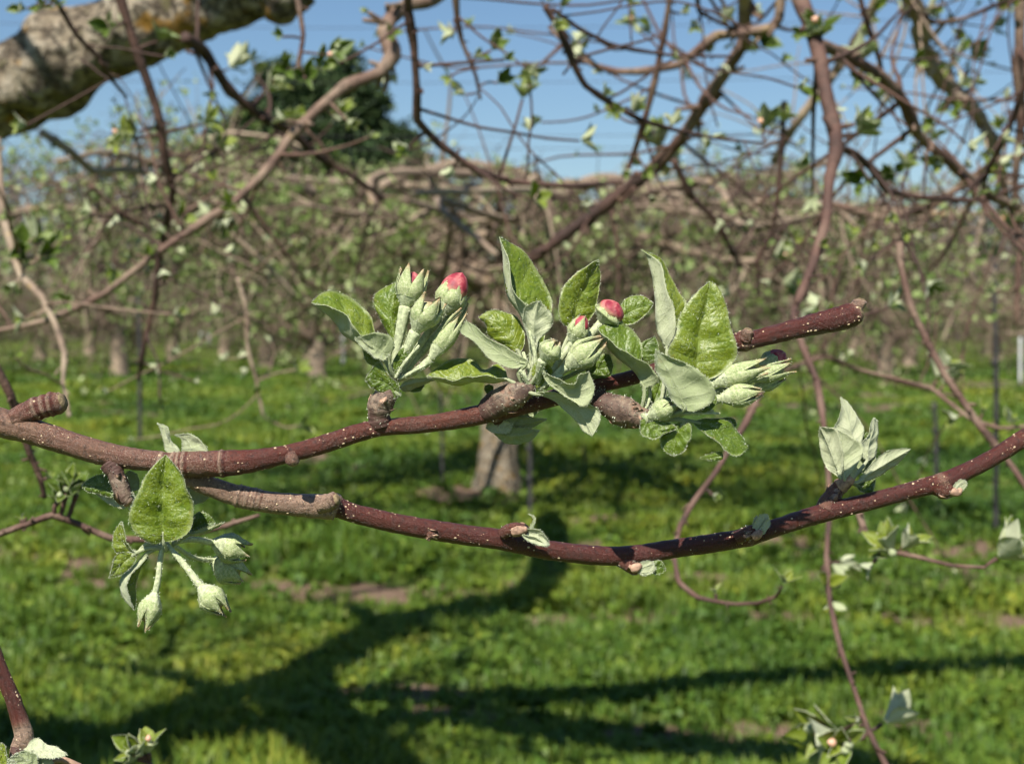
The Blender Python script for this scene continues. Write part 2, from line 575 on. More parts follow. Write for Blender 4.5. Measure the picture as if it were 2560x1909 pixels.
def tube(mb, p, r, sides=8, mat=0, a=.5, rough=0.0, freq=1.0, cap=True, capmat=None):
    p = np.asarray(p, float)
    n = len(p)
    r = np.broadcast_to(np.asarray(r, float), (n,)).copy()
    T, N, B = frames(p)
    if cap:
        e = .35
        p = np.vstack([p[0] - T[0] * r[0] * e * .3, p[0], p[1:-1], p[-1], p[-1] + T[-1] * r[-1] * e, p[-1] + T[-1] * r[-1] * e * 1.05])
        r = np.concatenate([[r[0] * .02], r, [r[-1] * .62, r[-1] * .02]])
        T = np.vstack([T[:1], T, T[-1:], T[-1:]]); N = np.vstack([N[:1], N, N[-1:], N[-1:]]); B = np.vstack([B[:1], B, B[-1:], B[-1:]])
        if np.ndim(a):
            a = np.concatenate([[a[0]], a, [a[-1], a[-1]]])
        n = len(p)
    th = np.arange(sides) * 2 * math.pi / sides
    ring = np.cos(th)[None, :, None] * N[:, None] + np.sin(th)[None, :, None] * B[:, None]
    R = np.repeat(r[:, None], sides, 1)
    if rough:
        base = p[:, None] + ring * r[:, None, None]
        for i in range(n):
            for j in range(sides):
                v = Vector(base[i, j] * freq)
                R[i, j] *= 1 + rough * (mnoise.noise(v) + .5 * mnoise.noise(v * 2.3)) + (.22 * rough * (1 - 2.2 * abs(mnoise.noise(v * 3.1))) if sides > 60 else 0)
    V = p[:, None] + ring * R[..., None]
    s = np.concatenate([[0], np.cumsum(np.linalg.norm(np.diff(p, axis=0), axis=1))])
    uv = np.stack([np.broadcast_to(np.arange(sides) / sides * 2, (n, sides)), np.broadcast_to(s[:, None] * 10, (n, sides))], -1)
    i = np.arange(n - 1)[:, None]; j = np.arange(sides)[None]
    j2 = (j + 1) % sides
    F = np.stack([i * sides + j, i * sides + j2, (i + 1) * sides + j2, (i + 1) * sides + j], -1).reshape(-1, 4)
    fm = np.full(len(F), mat)
    if capmat is not None:
        fm[-2 * sides:] = capmat
    aa = np.repeat(np.broadcast_to(np.asarray(a, float), (n,)), sides)
    mb.add(V, F, fm, uv, aa)
    return V, ring


def hairs(mb, base, dirs, length, width, mat):
    n = len(base)
    side = nrm(np.cross(dirs, rng.normal(size=(n, 3))))
    L = length * rng.uniform(.45, 1.1, (n, 1))
    bend = nrm(dirs + .5 * rng.normal(size=(n, 3)))
    V = np.stack([base - side * width, base + side * width, base + dirs * L * .6 + side * width * .5, base + dirs * L * .5 + bend * L * .55], 1)
    F = np.arange(n)[:, None] * 4
    mb.add(V, np.concatenate([F + [0, 1, 2], F + [0, 2, 3]]), mat)


def leaf_surface(mb, L, M, R, up, u, nt=40, ns=6, thick=1.3, bulge=.05, serr=2.0, teeth=18, hair=0, tint=.5, mats=(0, 1, 2), wavy=1.0):
    """a leaf from its midrib M and its two margins, world points; up = the side of the green face"""
    M = resample(cr(M, 6), nt)
    E = []
    for e in (L, R):
        e = np.vstack([M[:1], e, M[-1:]])
        E.append(resample(cr(e, 6), nt))
    t = np.linspace(0, 1, nt)
    saw = (t * teeth) % 1.0
    ph = rng.uniform(0, 6)
    rows = []
    for k, e in enumerate(E):
        d = e - M
        out = nrm(d)
        e = e + out * (serr * u * (saw - .3) * np.sin(np.pi * t) ** .5)[:, None]
        E[k] = e
    g = []
    qs = []
    for j in range(-ns, ns + 1):
        q = abs(j) / ns
        e = E[0] if j < 0 else E[1]
        g.append(M * (1 - q) + e * q)
        qs.append(j / ns)
    G = np.stack(g, 1)             # nt, 2ns+1, 3
    dt = np.gradient(G, axis=0); ds = np.gradient(G, axis=1)
    n = nrm(np.cross(dt, ds))
    mean = n[2:-2].mean((0, 1))
    flip = np.dot(mean, up) < 0
    if flip:
        n = -n
    # blend normals so collapsed ends stay clean
    n[0] = n[2]; n[1] = n[2]; n[-1] = n[-3]; n[-2] = n[-3]
    q = np.abs(np.array(qs))[None, :]
    wid = np.linalg.norm(E[1] - E[0], axis=1)[:, None]
    lift = bulge * wid * np.sin(np.pi * q ** .9)
    lift = lift + wavy * wid * (.018 * np.sin(t[:, None] * 17 + ph + np.array(qs)[None] * 3) + .013 * np.sin(t[:, None] * 29 + ph * 2 - q * 6)) * (q > 0)
    lift = lift - .012 * wid * (q < .1)
    G = G + n * lift[..., None]
    W = 2 * ns + 1
    top = G; bot = G - n * (thick * u)
    V = np.concatenate([top.reshape(-1, 3), bot.reshape(-1, 3)])
    i = np.arange(nt - 1)[:, None]; j = np.arange(W - 1)[None]
    f = np.stack([i * W + j, i * W + j + 1, (i + 1) * W + j + 1, (i + 1) * W + j], -1).reshape(-1, 4)
    if not flip:
        f = f[:, ::-1]
    # orientation of f: normal along n for the upper layer
    a, b, c = V[f[len(f) // 2 + 2][0]], V[f[len(f) // 2 + 2][1]], V[f[len(f) // 2 + 2][2]]
    if np.dot(np.cross(b - a, c - b), n.reshape(-1, 3)[f[len(f) // 2 + 2][0]]) < 0:
        f = f[:, ::-1]
    o = nt * W
    fb = f[:, ::-1] + o
    ii = np.arange(nt - 1)
    r1 = np.stack([ii * W, (ii + 1) * W, (ii + 1) * W + o, ii * W + o], 1)
    r2 = np.stack([ii * W + W - 1, (ii + 1) * W + W - 1, (ii + 1) * W + W - 1 + o, ii * W + W - 1 + o], 1)
    F = np.concatenate([f, fb, r1, r2])
    fm = np.concatenate([np.full(len(f), mats[0]), np.full(len(fb) + len(r1) + len(r2), mats[1])])
    uvt = np.stack([np.broadcast_to(np.array(qs)[None] * .5 + .5, (nt, W)), np.broadcast_to(t[:, None], (nt, W))], -1).reshape(-1, 2)
    mb.add(V, F, fm, np.concatenate([uvt, uvt]), tint)
    if hair:
        # margin hairs
        ne = int(hair * .8)
        k = rng.integers(1, nt - 1, ne); fr = rng.uniform(0, 1, (ne, 1))
        sd = rng.integers(0, 2, ne)
        EE = np.stack([top[:, 0], top[:, -1]], 1)
        base = EE[k, sd] * (1 - fr) + EE[np.minimum(k + 1, nt - 1), sd] * fr
        out = nrm(EE[k, sd] - M[k])
        tg = nrm(np.gradient(M, axis=0))[k]
        hairs(mb, base, nrm(out + .8 * tg + .5 * rng.normal(size=(ne, 3))), 4.2 * u, .26 * u, mats[2])
        nu = int(hair * 2.2)
        k = rng.integers(1, nt - 1, nu); j = rng.integers(0, W, nu)
        jit = (dt[k, j] * rng.uniform(-.5, .5, (nu, 1)) + ds[k, j] * rng.uniform(-.5, .5, (nu, 1)))
        nn = n[k, j]
        hairs(mb, bot[k, j] + jit * .8, nrm(-.6 * nn + .9 * rng.normal(size=(nu, 3))), 4 * u, .24 * u, mats[2])
        nu = int(hair * .9)
        k = rng.integers(1, nt - 1, nu); j = rng.integers(0, W, nu)
        jit = (dt[k, j] * rng.uniform(-.5, .5, (nu, 1)) + ds[k, j] * rng.uniform(-.5, .5, (nu, 1)))
        nn = n[k, j]
        hairs(mb, top[k, j] + jit * .8, nrm(.35 * nn + .8 * rng.normal(size=(nu, 3))), 5 * u, .2 * u, mats[2])


def px_up(u3):
    u3 = np.asarray(u3, float)
    return nrm(u3[0] * RGT - u3[1] * UPV + u3[2] * FWD)


def leaf(parent, crop, M, A, B, up, z=(0, 0), za=0, zb=0, tint=.5, hair=260, petiole=None, name='leaf', bulge=.05, serr=2.0, wavy=1.3):
    """a sharp foreground leaf; points in pixels of a crop, z = depth at base and tip, za / zb = depth of the two margins"""
    def lift(pts, zz, inner):
        a = C(crop, pts)
        n = len(a)
        tt = (np.arange(n) + 1) / (n + 1) if inner else np.linspace(0, 1, n)
        d = ZOFF + z[0] * (1 - tt) + z[1] * tt + (zz * np.sin(np.pi * tt) ** .6 if inner else 0)
        return Q(np.column_stack([a[:, :2], d]))
    mb = MB()
    Mw = lift(M, 0, False)
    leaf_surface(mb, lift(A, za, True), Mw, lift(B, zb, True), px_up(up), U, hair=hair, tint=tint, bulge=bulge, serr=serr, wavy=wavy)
    if petiole is not None:
        a = C(crop, [p[:2] for p in petiole])
        d = [(p[2] if len(p) > 2 else z[0]) + ZOFF for p in petiole]
        pw = Q(np.column_stack([a, d]))
        pts = cr(np.vstack([pw, Mw[:1], Mw[1:2] * .35 + Mw[:1] * .65]), 6)
        tube(mb, pts, np.linspace(5.5, 4, len(pts)) * U, 8, 1, tint)
        k = rng.integers(0, len(pts), 120)
        dd = nrm(rng.normal(size=(120, 3)))
        hairs(mb, pts[k] + dd * 4 * U, dd, 5 * U, .3 * U, 2)
    return mb.build(name, [LTOP, LUND, HAIR], parent)


def stalk_into(mb, crop, pts, w0, w1, z=0, mat=0, hair=150, sides=10):
    a = C(crop, [p[:2] for p in pts])
    d = [(p[2] if len(p) > 2 else z) for p in pts]
    pw = cr(Q(np.column_stack([a, d])), 8)
    r = np.linspace(w0, w1, len(pw)) * .5 * U
    V, ring = tube(mb, pw, r, sides, mat, .5)
    if hair:
        k = rng.integers(1, V.shape[0] - 3, hair); j = rng.integers(0, sides, hair)
        hairs(mb, V[k, j], nrm(ring[k, j] + .7 * rng.normal(size=(hair, 3))), 6 * U, .3 * U, 3)


def bud(parent, crop, base, tip, w, z=(0, 0), opening=.2, petal=0.0, stalk=None, sw=(14, 22), lit=.5, sepal_curl=.15, seed=0, hair=420, name='flower_bud', sepal_len=1.0):
    """a flower bud: felted receptacle and calyx, five pointed sepals and the folded petals between them"""
    R = np.random.default_rng(seed + 5)
    mb = MB()
    s = CROPS[crop][2]
    b2, t2 = C(crop, [base])[0], C(crop, [tip])[0]
    b3 = np.array([b2[0], b2[1], z[0]]); t3 = np.array([t2[0], t2[1], z[1]])
    ax = t3 - b3
    Ln = np.linalg.norm(ax); ax = ax / Ln
    r0 = w / s / 2
    e1 = np.cross(ax, [0, 0, 1.0]); e1 /= max(np.linalg.norm(e1), 1e-6)
    e2 = np.cross(ax, e1)
    # receptacle and calyx cup
    tt = np.array([-.02, 0, .06, .14, .22, .30, .38, .46, .54])
    rr = np.array([.02, .30, .42, .60, .78, .90, .96, .93, .84]) * r0
    ns = 20
    th = np.arange(ns) * 2 * math.pi / ns
    ribs = 1 + .05 * np.cos(5 * th + .6)
    cup = b3 + ax * (tt * Ln)[:, None, None] + (np.cos(th)[None, :, None] * e1 + np.sin(th)[None, :, None] * e2) * (rr[:, None] * ribs[None])[..., None]
    n = len(tt)
    i = np.arange(n - 1)[:, None]; j = np.arange(ns)[None]; j2 = (j + 1) % ns
    F = np.stack([i * ns + j, i * ns + j2, (i + 1) * ns + j2, (i + 1) * ns + j], -1).reshape(-1, 4)
    mb.add(Q(cup).reshape(-1, 3), F, 0, None, lit)
    # petals: a pointed ball of five overlapping folds
    pt = np.linspace(0, 1, 12)
    pr = r0 * (.86 + .1 * petal) * np.sin(np.pi * (.12 + .88 * pt) ** 1.0) ** .62
    pr[-1] = r0 * .02
    p0 = .34; p1 = (.93 if petal > .04 else .80) + .12 * petal
    th2 = np.arange(40) * 2 * math.pi / 40
    fold = ((th2[None] * 5 / (2 * math.pi) + pt[:, None] * 1.1 + R.uniform()) % 1.0)
    rad = pr[:, None] * (1.04 - .16 * np.clip(fold - .75, 0, 1) * 4)
    pet = b3 + ax * ((p0 + (p1 - p0) * pt) * Ln)[:, None, None] + (np.cos(th2)[None, :, None] * e1 + np.sin(th2)[None, :, None] * e2) * rad[..., None]
    i = np.arange(11)[:, None]; j = np.arange(40)[None]; j2 = (j + 1) % 40
    F = np.stack([i * 40 + j, i * 40 + j2, (i + 1) * 40 + j2, (i + 1) * 40 + j], -1).reshape(-1, 4)
    uv = np.stack([np.broadcast_to(th2[None] / 6.28, (12, 40)), np.broadcast_to(pt[:, None], (12, 40))], -1)
    mb.add(Q(pet).reshape(-1, 3), F, 2 if petal > .04 else 1, uv, (np.clip(fold - .55, 0, 1) * 2.2).ravel())
    # sepals
    ph0 = R.uniform(0, 6.28)
    for k in range(5):
        ph = ph0 + k * 2 * math.pi / 5 + R.uniform(-.12, .12)
        m = 14
        q = np.linspace(0, 1, m)
        el = sepal_len * R.uniform(.9, 1.12)
        ht = .27 + (.69 - .12 * petal) * q * el
        sink = 1 - .16 * np.clip(1 - q / .22, 0, 1)
        closed = r0 * (1.0 - .80 * np.clip((q - .30) / .70, 0, 1) ** 1.5) * sink
        openr = r0 * (1.0 + .22 * q) * sink
        rad = closed * (1 - opening) + openr * opening + r0 * .5 * sepal_curl * q ** 4 * R.uniform(.4, 1.6) + r0 * .05
        half = .80 * (1 - q ** 1.25) ** .8 * (1.0 - .25 * opening * q)
        rows = []
        for jx in np.linspace(-1, 1, 7):
            ang = ph + jx * half * np.where(rad < r0 * .5, 1.2, 1.0)
            rj = rad + r0 * (.09 * (1 - jx ** 2) * np.minimum(1, q * 5)) + r0 * .02 * np.sin(q * 21 + jx * 4)
            rows.append(b3 + ax * (ht * Ln)[:, None] + (np.cos(ang)[:, None] * e1 + np.sin(ang)[:, None] * e2) * rj[:, None])
        G = np.stack(rows, 1)
        inner = G - (np.cos(ph) * e1 + np.sin(ph) * e2) * r0 * .07
        V = Q(np.concatenate([G.reshape(-1, 3), inner.reshape(-1, 3)]))
        i = np.arange(m - 1)[:, None]; j = np.arange(6)[None]
        f = np.stack([i * 7 + j, i * 7 + j + 1, (i + 1) * 7 + j + 1, (i + 1) * 7 + j], -1).reshape(-1, 4)
        o = m * 7
        ii = np.arange(m - 1)
        r1 = np.stack([ii * 7, (ii + 1) * 7, (ii + 1) * 7 + o, ii * 7 + o], 1)
        r2 = np.stack([ii * 7 + 6, (ii + 1) * 7 + 6, (ii + 1) * 7 + 6 + o, ii * 7 + 6 + o], 1)
        uvs = np.stack([np.broadcast_to(np.linspace(0, 1, 7)[None], (m, 7)), np.broadcast_to(q[:, None], (m, 7))], -1).reshape(-1, 2)
        mb.add(V, np.concatenate([f, f[:, ::-1] + o, r1, r2]), 1, np.concatenate([uvs, uvs]), lit)
        kk = rng.integers(0, m, 60); jj = rng.integers(0, 7, 60)
        od = nrm((np.cos(ph) * e1 + np.sin(ph) * e2)[None] + .8 * rng.normal(size=(60, 3)))
        hb = Q(G[kk, jj])
        hairs(mb, hb, nrm(od[:, :1] * RGT - od[:, 1:2] * UPV + od[:, 2:] * FWD), 4.5 * U, .24 * U, 3)
    # down on the cup
    kk = rng.integers(1, n, hair); jj = rng.integers(0, ns, hair)
    od = nrm((np.cos(th)[jj, None] * e1 + np.sin(th)[jj, None] * e2) + .7 * rng.normal(size=(hair, 3)))
    hairs(mb, Q(cup[kk, jj]), nrm(od[:, :1] * RGT - od[:, 1:2] * UPV + od[:, 2:] * FWD), 5 * U, .24 * U, 3)
    if stalk is not None:
        pts = [tuple(p) for p in stalk] + [(base[0], base[1], z[0])]
        stalk_into(mb, crop, pts, sw[0], max(sw[1], .0), z[0], 0)
    return mb.build(name, [FELT, SEPAL, PETAL, HAIR], parent)


def px_tube(mb, ctrl, per=8, sides=20, mat=0, rough=.05, freq=450, rings=(), lent=0, capmat=None, tintcol=True):
    """ctrl rows: x, y, z, width[, tint] in photograph pixels"""
    c = np.array(ctrl, float)
    c[:, 2] += ZOFF
    p = cr(c, per)
    pw = Q(p[:, :3])
    dep = D0 + p[:, 2] * U
    r = p[:, 3] * .5 * dep / FPX
    for x, amp, wd in rings:
        r = r * (1 + amp * np.exp(-((p[:, 0] - x) / wd) ** 2))
    a = p[:, 4].copy() if c.shape[1] > 4 else np.full(len(p), .5)
    for x, amp, wd in rings:
        a -= .55 * np.exp(-((p[:, 0] - x) / wd) ** 2)
        a += .4 * np.exp(-((p[:, 0] - x - 2.2 * wd) / wd) ** 2)
    V, ring = tube(mb, pw, r, sides, mat, np.clip(a, 0, 1), rough, freq, True, capmat)
    if lent:
        n = V.shape[0]
        T = nrm(np.gradient(pw, axis=0))
        Ti = np.vstack([T[:1], T, T[-1:], T[-1:]])
        for _ in range(lent):
            i = random.randint(2, n - 5); j = random.randrange(sides)
            f = random.random()
            c0 = V[i, j] * (1 - f) + V[i + 1, j] * f
            g = random.random()
            c0 = c0 * (1 - g) + (V[i, (j + 1) % sides] * (1 - f) + V[i + 1, (j + 1) % sides] * f) * g
            nn = nrm(ring[i, j] * (1 - g) + ring[i, (j + 1) % sides] * g); tg = Ti[i]; bt = np.cross(nn, tg)
            sz = random.choice([1.1, 1.3, 1.5, 1.8, 2.2, 2.8, 3.6]) * U * .95
            el = random.uniform(.8, 1.5)
            th = np.arange(7) * 2 * math.pi / 7
            rg = c0 + (np.cos(th)[:, None] * tg * el + np.sin(th)[:, None] * bt) * sz - nn * .6 * sz
            md = c0 + (np.cos(th)[:, None] * tg * el + np.sin(th)[:, None] * bt) * sz * .7 + nn * .35 * sz
            VV = np.vstack([rg, md, c0 + nn * .5 * sz])
            k = np.arange(7); k2 = (k + 1) % 7
            mb.add(VV, np.stack([k, k2, k2 + 7, k + 7], 1), 1)
            mb.addf(np.stack([k + 7, k2 + 7, np.full(7, 14)], 1), 1)
    return V, ring


# ================================================================== the forked branch in focus
fb = thing('forked_branch', Q([300, 1140, 0]), 'sharply focused forked apple branch carrying pink buds and pale downy leaves', 'branch')

UPPER = [(-60, 1040, 0, 74, .28), (0, 1056, 0, 73, .3), (80, 1078, 0, 66, .33), (158, 1103, 0, 62, .36), (253, 1132, 0, 60, .38), (340, 1147, 0, 54, .36), (400, 1154, 0, 52, .34),
         (440, 1160, 0, 60, .25), (475, 1160, 0, 64, .34), (560, 1158, 0, 66, .55), (640, 1150, -2, 56, .8), (719, 1134, -5, 46, .78), (799, 1113, -8, 46, .74),
         (899, 1081, -10, 46, .72), (956, 1069, -10, 42, .68), (1087, 1057, -6, 45, .62), (1218, 1033, -2, 50, .66), (1348, 1004, 6, 44, .8), (1487, 966, 20, 38, .9),
         (1592, 940, 24, 37, .92), (1720, 896, 10, 37, .92), (1800, 872, 0, 40, .95), (1838, 858, -5, 46, .9), (1862, 852, -6, 52, .75), (1890, 847, -8, 46, .92), (1950, 832, -10, 48, .95), (2030, 812, -14, 54, .95),
         (2090, 799, -18, 62, .93), (2130, 786, -20, 60, .8), (2146, 778, -20, 46, .35)]
mb = MB()
px_tube(mb, UPPER, 16, 26, 0, .055, 520, [(432, .10, 4), (446, .09, 4), (460, .08, 4), (556, .10, 4), (402, .05, 5), (1235, .1, 6), (1862, .05, 10)], 460, 2)
mb.build('stem', [BARK, LENT, CUT], fb)
LOWER = [(440, 1172, 20, 40, .1), (492, 1202, 29, 48, .1), (560, 1228, 38, 52, .12), (610, 1242, 43, 55, .1), (680, 1256, 53, 55, .12), (760, 1263, 69, 58, .08), (815, 1266, 77, 64, .05), (836, 1266, 81, 62, .2),
         (850, 1270, 84, 50, .85), (880, 1281, 90, 48, .85), (960, 1301, 107, 49, .82), (1040, 1317, 125, 50, .85), (1160, 1336, 152, 51, .9), (1262, 1350, 174, 52, .92), (1384, 1376, 204, 49, .92), (1547, 1389, 246, 48, .94),
         (1709, 1367, 272, 47, .95), (1800, 1354, 284, 47, .9), (1872, 1340, 292, 46, .92), (1953, 1314, 312, 45, .95), (2051, 1284, 363, 46, .95), (2203, 1246, 373, 43, .95), (2280, 1225, 384, 43, .95), (2325, 1213, 384, 46, .92), (2360, 1204, 387, 46, .9), (2475, 1148, 405, 42, .93), (2560, 1095, 414, 44, .75), (2660, 1035, 423, 44, .7)]
mb = MB()
px_tube(mb, LOWER, 16, 24, 0, .05, 520, [(596, .14, 3), (606, .06, 3), (615, .1, 3), (625, .06, 3), (634, .1, 3), (644, .07, 3), (838, .12, 7), (1870, .08, 14), (2352, .10, 16)], 480)
mb.build('stem', [BARK, LENT, CUT], fb)
# stub of a pruned shoot, upper left, and pruned knob on the lower stem
mb = MB()
px_tube(mb, [(40, 1050, -4, 60, .4), (75, 1028, -8, 56, .5), (110, 1015, -10, 56, .55), (140, 1008, -10, 58, .5), (155, 1003, -10, 50, .3)], 6, 20, 0, .13, 700, [(92, .12, 4), (112, .10, 4), (128, .1, 4)], 12, 2)
mb.build('pruned_stub', [BARK, LENT, CUT], fb)
ZOFF = -38.0
mb = MB()
px_tube(mb, [(800, 1262, 95, 46, .1), (818, 1256, 84, 44, .05), (832, 1250, 76, 38, .05), (842, 1247, 71, 30, .0)], 5, 16, 0, .16, 800, [(834, .16, 3)], 0, 2)
mb.build('pruned_stub', [BARK, LENT, CUT], fb)
ZOFF = 0.0
mb = MB()
px_tube(mb, [(1862, 850, -20, 34, .5), (1869, 832, -30, 30, .25), (1872, 824, -32, 22, .1)], 5, 14, 0, .2, 900, [], 0, 2)
mb.build('bud_scar', [BARK, LENT, CUT], fb)
mb = MB()
px_tube(mb, [(2132, 776, -22, 34, .2), (2150, 758, -22, 32, .1), (2153, 750, -22, 24, .0)], 5, 14, 0, .25, 700, [], 0, 2)
mb.build('bud_scar', [BARK, LENT, CUT], fb)
mb = MB()
px_tube(mb, [(725, 1136, -24, 30, .5), (732, 1152, -34, 32, .3), (735, 1160, -36, 24, .2)], 5, 14, 0, .2, 800, [], 0, 2)
mb.build('bud_scar', [BARK, LENT, CUT], fb)


def spur(parent, name, ctrl, mats=None, rough=.12, rings=(), hair=200, sides=22, tipmat=None):
    mb = MB()
    V, ring = px_tube(mb, ctrl, 8, sides, 0, rough, 300, rings, 0, tipmat)
    if hair:
        k = rng.integers(1, V.shape[0] - 3, hair); j = rng.integers(0, sides, hair)
        hairs(mb, V[k, j], nrm(ring[k, j] + .8 * rng.normal(size=(hair, 3))), 7 * U, .35 * U, 1)
    # overlapping bud scales
    n = V.shape[0]
    for q in range(8):
        i = int(n * random.uniform(.3, .85)); j = random.randrange(sides)
        c0 = V[i, j]; nn = ring[i, j]; tg = nrm(V[min(i + 2, n - 1), j] - V[i, j]); bt = np.cross(nn, tg)
        s = random.uniform(10, 22) * U
        base = c0 - tg * s * .6
        VV = np.array([base - bt * s * .55 - nn * s * .15, base + bt * s * .55 - nn * s * .15, c0 + bt * s * .5 + nn * s * .12, c0 - bt * s * .5 + nn * s * .12, c0 + tg * s * .9 + nn * s * .25, base - nn * s * .3])
        mb.add(VV, [[0, 1, 2, 3]], 2)
        mb.addf([[3, 2, 4], [2, 1, 5], [0, 3, 5], [2, 5, 4], [5, 3, 4]], 2)
    return mb.build(name, mats or [SPUR, HAIR, SCALE], parent)


# ---- first cluster of the upper stem
c1 = spur(fb, 'flower_cluster', [(952, 1066, -10, 56, .5), (946, 1040, -16, 54, .5), (950, 1015, -22, 60, .5), (962, 995, -24, 62, .5), (976, 972, -22, 50, .5), (984, 955, -18, 26, .5)], rings=[(948, .05, 1.5), (955, .05, 1.5), (967, -.04, 1.5)])
leaf(c1, 'K1', [(610, 1030), (520, 980), (400, 900), (300, 840), (262, 775), (200, 705), (110, 640), (58, 598)],
     [(590, 1000), (520, 935), (420, 860), (385, 780), (345, 705), (250, 655), (150, 622)], [(575, 930), (552, 830), (510, 725), (430, 615), (330, 545), (230, 512), (120, 540)],
     (.4, -1, -.1), (-20, -30), -60, 70, .62, petiole=[(690, 1180, -10), (650, 1100, -16)])
leaf(c1, 'K1', [(640, 1010), (560, 960), (480, 915), (390, 872)], [(690, 950), (685, 895), (640, 850), (560, 828), (470, 850)], [(600, 1045), (530, 1010), (450, 950)],
     (0, -.2, 1), (-50, -80), -10, -20, .3, petiole=[(700, 1190, -20), (660, 1110, -40)])
leaf(c1, 'K1', [(700, 960), (680, 820), (660, 640), (715, 442)], [(645, 850), (565, 690), (528, 558), (615, 487)], [(745, 880), (775, 740), (780, 580)],
     (.25, 0, -1), (20, 50), 30, 40, .5, petiole=[(700, 1150, 5)])
leaf(c1, 'K1', [(728, 1310), (640, 1225), (550, 1190), (468, 1186)], [(720, 1225), (640, 1150), (580, 1062), (515, 1115)], [(690, 1332), (600, 1297), (510, 1242)],
     (0, .2, -1), (-45, -60), -5, 5, .25, petiole=[(715, 1280, -20)])
leaf(c1, 'K1', [(600, 1075), (540, 1040), (450, 968)], [(565, 1030), (500, 985)], [(560, 1090), (480, 1055)], (0, .5, -1), (10, 20), 0, 0, .8, hair=120)
leaf(c1, 'K1', [(730, 1250), (830, 1215), (1000, 1190)], [(790, 1190), (900, 1178)], [(780, 1280), (920, 1222)], (0, -1, .5), (-10, 10), 0, 20, .6, hair=160)
leaf(c1, 'K1', [(760, 1255), (840, 1255), (925, 1232)], [(800, 1235), (870, 1225)], [(800, 1280), (880, 1280)], (0, 0, -1), (20, 40), 0, 0, .1, hair=100)
leaf(c1, 'K1', [(690, 1150), (720, 1040), (800, 950)], [(680, 1060), (740, 955)], [(760, 1080), (800, 1010)], (0, 0, -1), (-30, -45), 0, 0, .2, hair=100)
bud(c1, 'K1', (775, 640), (850, 350), 205, (-15, -5), .7, .12, stalk=[(690, 1160, -10), (700, 1020, -12), (738, 820, -15)], sw=(12, 34), seed=1, sepal_len=1.15)
bud(c1, 'K1', (850, 830), (1010, 540), 205, (-40, -50), .62, 0.0, stalk=[(700, 1160, -16), (770, 1000, -30)], sw=(12, 32), seed=2)
bud(c1, 'K1', (1045, 700), (1205, 385), 215, (10, 20), .26, .95, stalk=[(720, 1180, 0), (860, 960, 6), (980, 790, 10)], sw=(12, 26), seed=4, sepal_len=.95)
bud(c1, 'K1', (965, 1040), (1218, 668), 150, (-30, -25), .0, 0.0, stalk=[(720, 1190, -10), (860, 1120, -25)], sw=(12, 22), seed=5, sepal_curl=.3)
bud(c1, 'K1', (1060, 800), (1255, 560), 130, (40, 55), .1, 0.0, stalk=[(740, 1180, 10), (900, 980, 30)], sw=(12, 22), seed=6)
mb = MB()
for pts in ([(700, 1190, -8), (730, 1060, -25), (760, 930, -30)], [(690, 1180, -4), (650, 1060, -2), (655, 980, 0)], [(720, 1190, -20), (850, 1120, -35), (930, 1080, -35)], [(700, 1180, -28), (770, 1060, -45), (880, 930, -48)]):
    stalk_into(mb, 'K1', pts, 10, 7)
mb.build('stalk', [FELT, SEPAL, PETAL, HAIR], c1)

# ---- second cluster
c2 = spur(fb, 'flower_cluster', [(1212, 1033, 0, 56, .5), (1240, 1012, -14, 68, .5), (1268, 997, -24, 72, .5), (1296, 984, -34, 62, .5), (1318, 972, -42, 46, .5), (1334, 958, -44, 30, .5)], rings=[(1224, .04, 3), (1236, .05, 3), (1285, -.05, 4)])
leaf(c2, 'K1', [(1560, 1190), (1450, 1212), (1300, 1200), (1180, 1232), (1050, 1200), (935, 1163)], [(1500, 1180), (1385, 1150), (1280, 1172), (1150, 1185), (1020, 1172)],
     [(1540, 1120), (1480, 1065), (1380, 1108), (1290, 1050), (1180, 1020), (1060, 1070)], (0, -1, -.3), (-40, -30), -50, 60, .75, petiole=[(1660, 1250, -40)])
leaf(c2, 'K1', [(1700, 1075), (1560, 1020), (1420, 930), (1290, 830), (1238, 738)], [(1720, 1048), (1640, 1000), (1530, 932), (1400, 865), (1310, 780)], [(1610, 1105), (1500, 1075), (1400, 1010), (1300, 900), (1195, 822)],
     (.2, -.5, 1), (-60, -50), -10, -10, .25, petiole=[(1680, 1240, -44), (1640, 1140, -54)])
leaf(c2, 'K1', [(1650, 1000), (1580, 880), (1470, 760), (1332, 714)], [(1540, 935), (1470, 890), (1405, 850), (1395, 770)], [(1688, 900), (1680, 800), (1620, 710), (1530, 668), (1420, 660)],
     (-.1, -.3, -1), (0, 10), 15, 20, .8, petiole=[(1690, 1180, -20)])
leaf(c2, 'K1', [(1735, 1060), (1712, 860), (1655, 690), (1565, 560), (1532, 400), (1525, 250), (1497, 98)], [(1760, 900), (1735, 720), (1690, 612), (1595, 480), (1573, 330), (1535, 190)],
     [(1830, 900), (1885, 680), (1880, 530), (1800, 380), (1700, 235), (1595, 150)], (1, -.3, -.4), (-20, -10), -40, 60, .62, petiole=[(1710, 1220, -40)])
leaf(c2, 'K1', [(1770, 960), (1755, 830), (1765, 700), (1795, 582)], [(1705, 850), (1678, 740), (1690, 640)], [(1800, 880), (1862, 822), (1902, 730), (1850, 640)],
     (0, -.2, 1), (-55, -70), -14, 10, .85, petiole=[(1720, 1220, -44)], bulge=.1)
leaf(c2, 'K2', [(320, 640), (355, 490), (425, 340), (486, 222)], [(255, 600), (243, 450), (320, 325), (440, 242)], [(430, 590), (480, 460), (492, 320)],
     (.35, -.2, -1), (10, 20), -25, 20, .7, petiole=[(200, 980, -30), (260, 780, -5)])
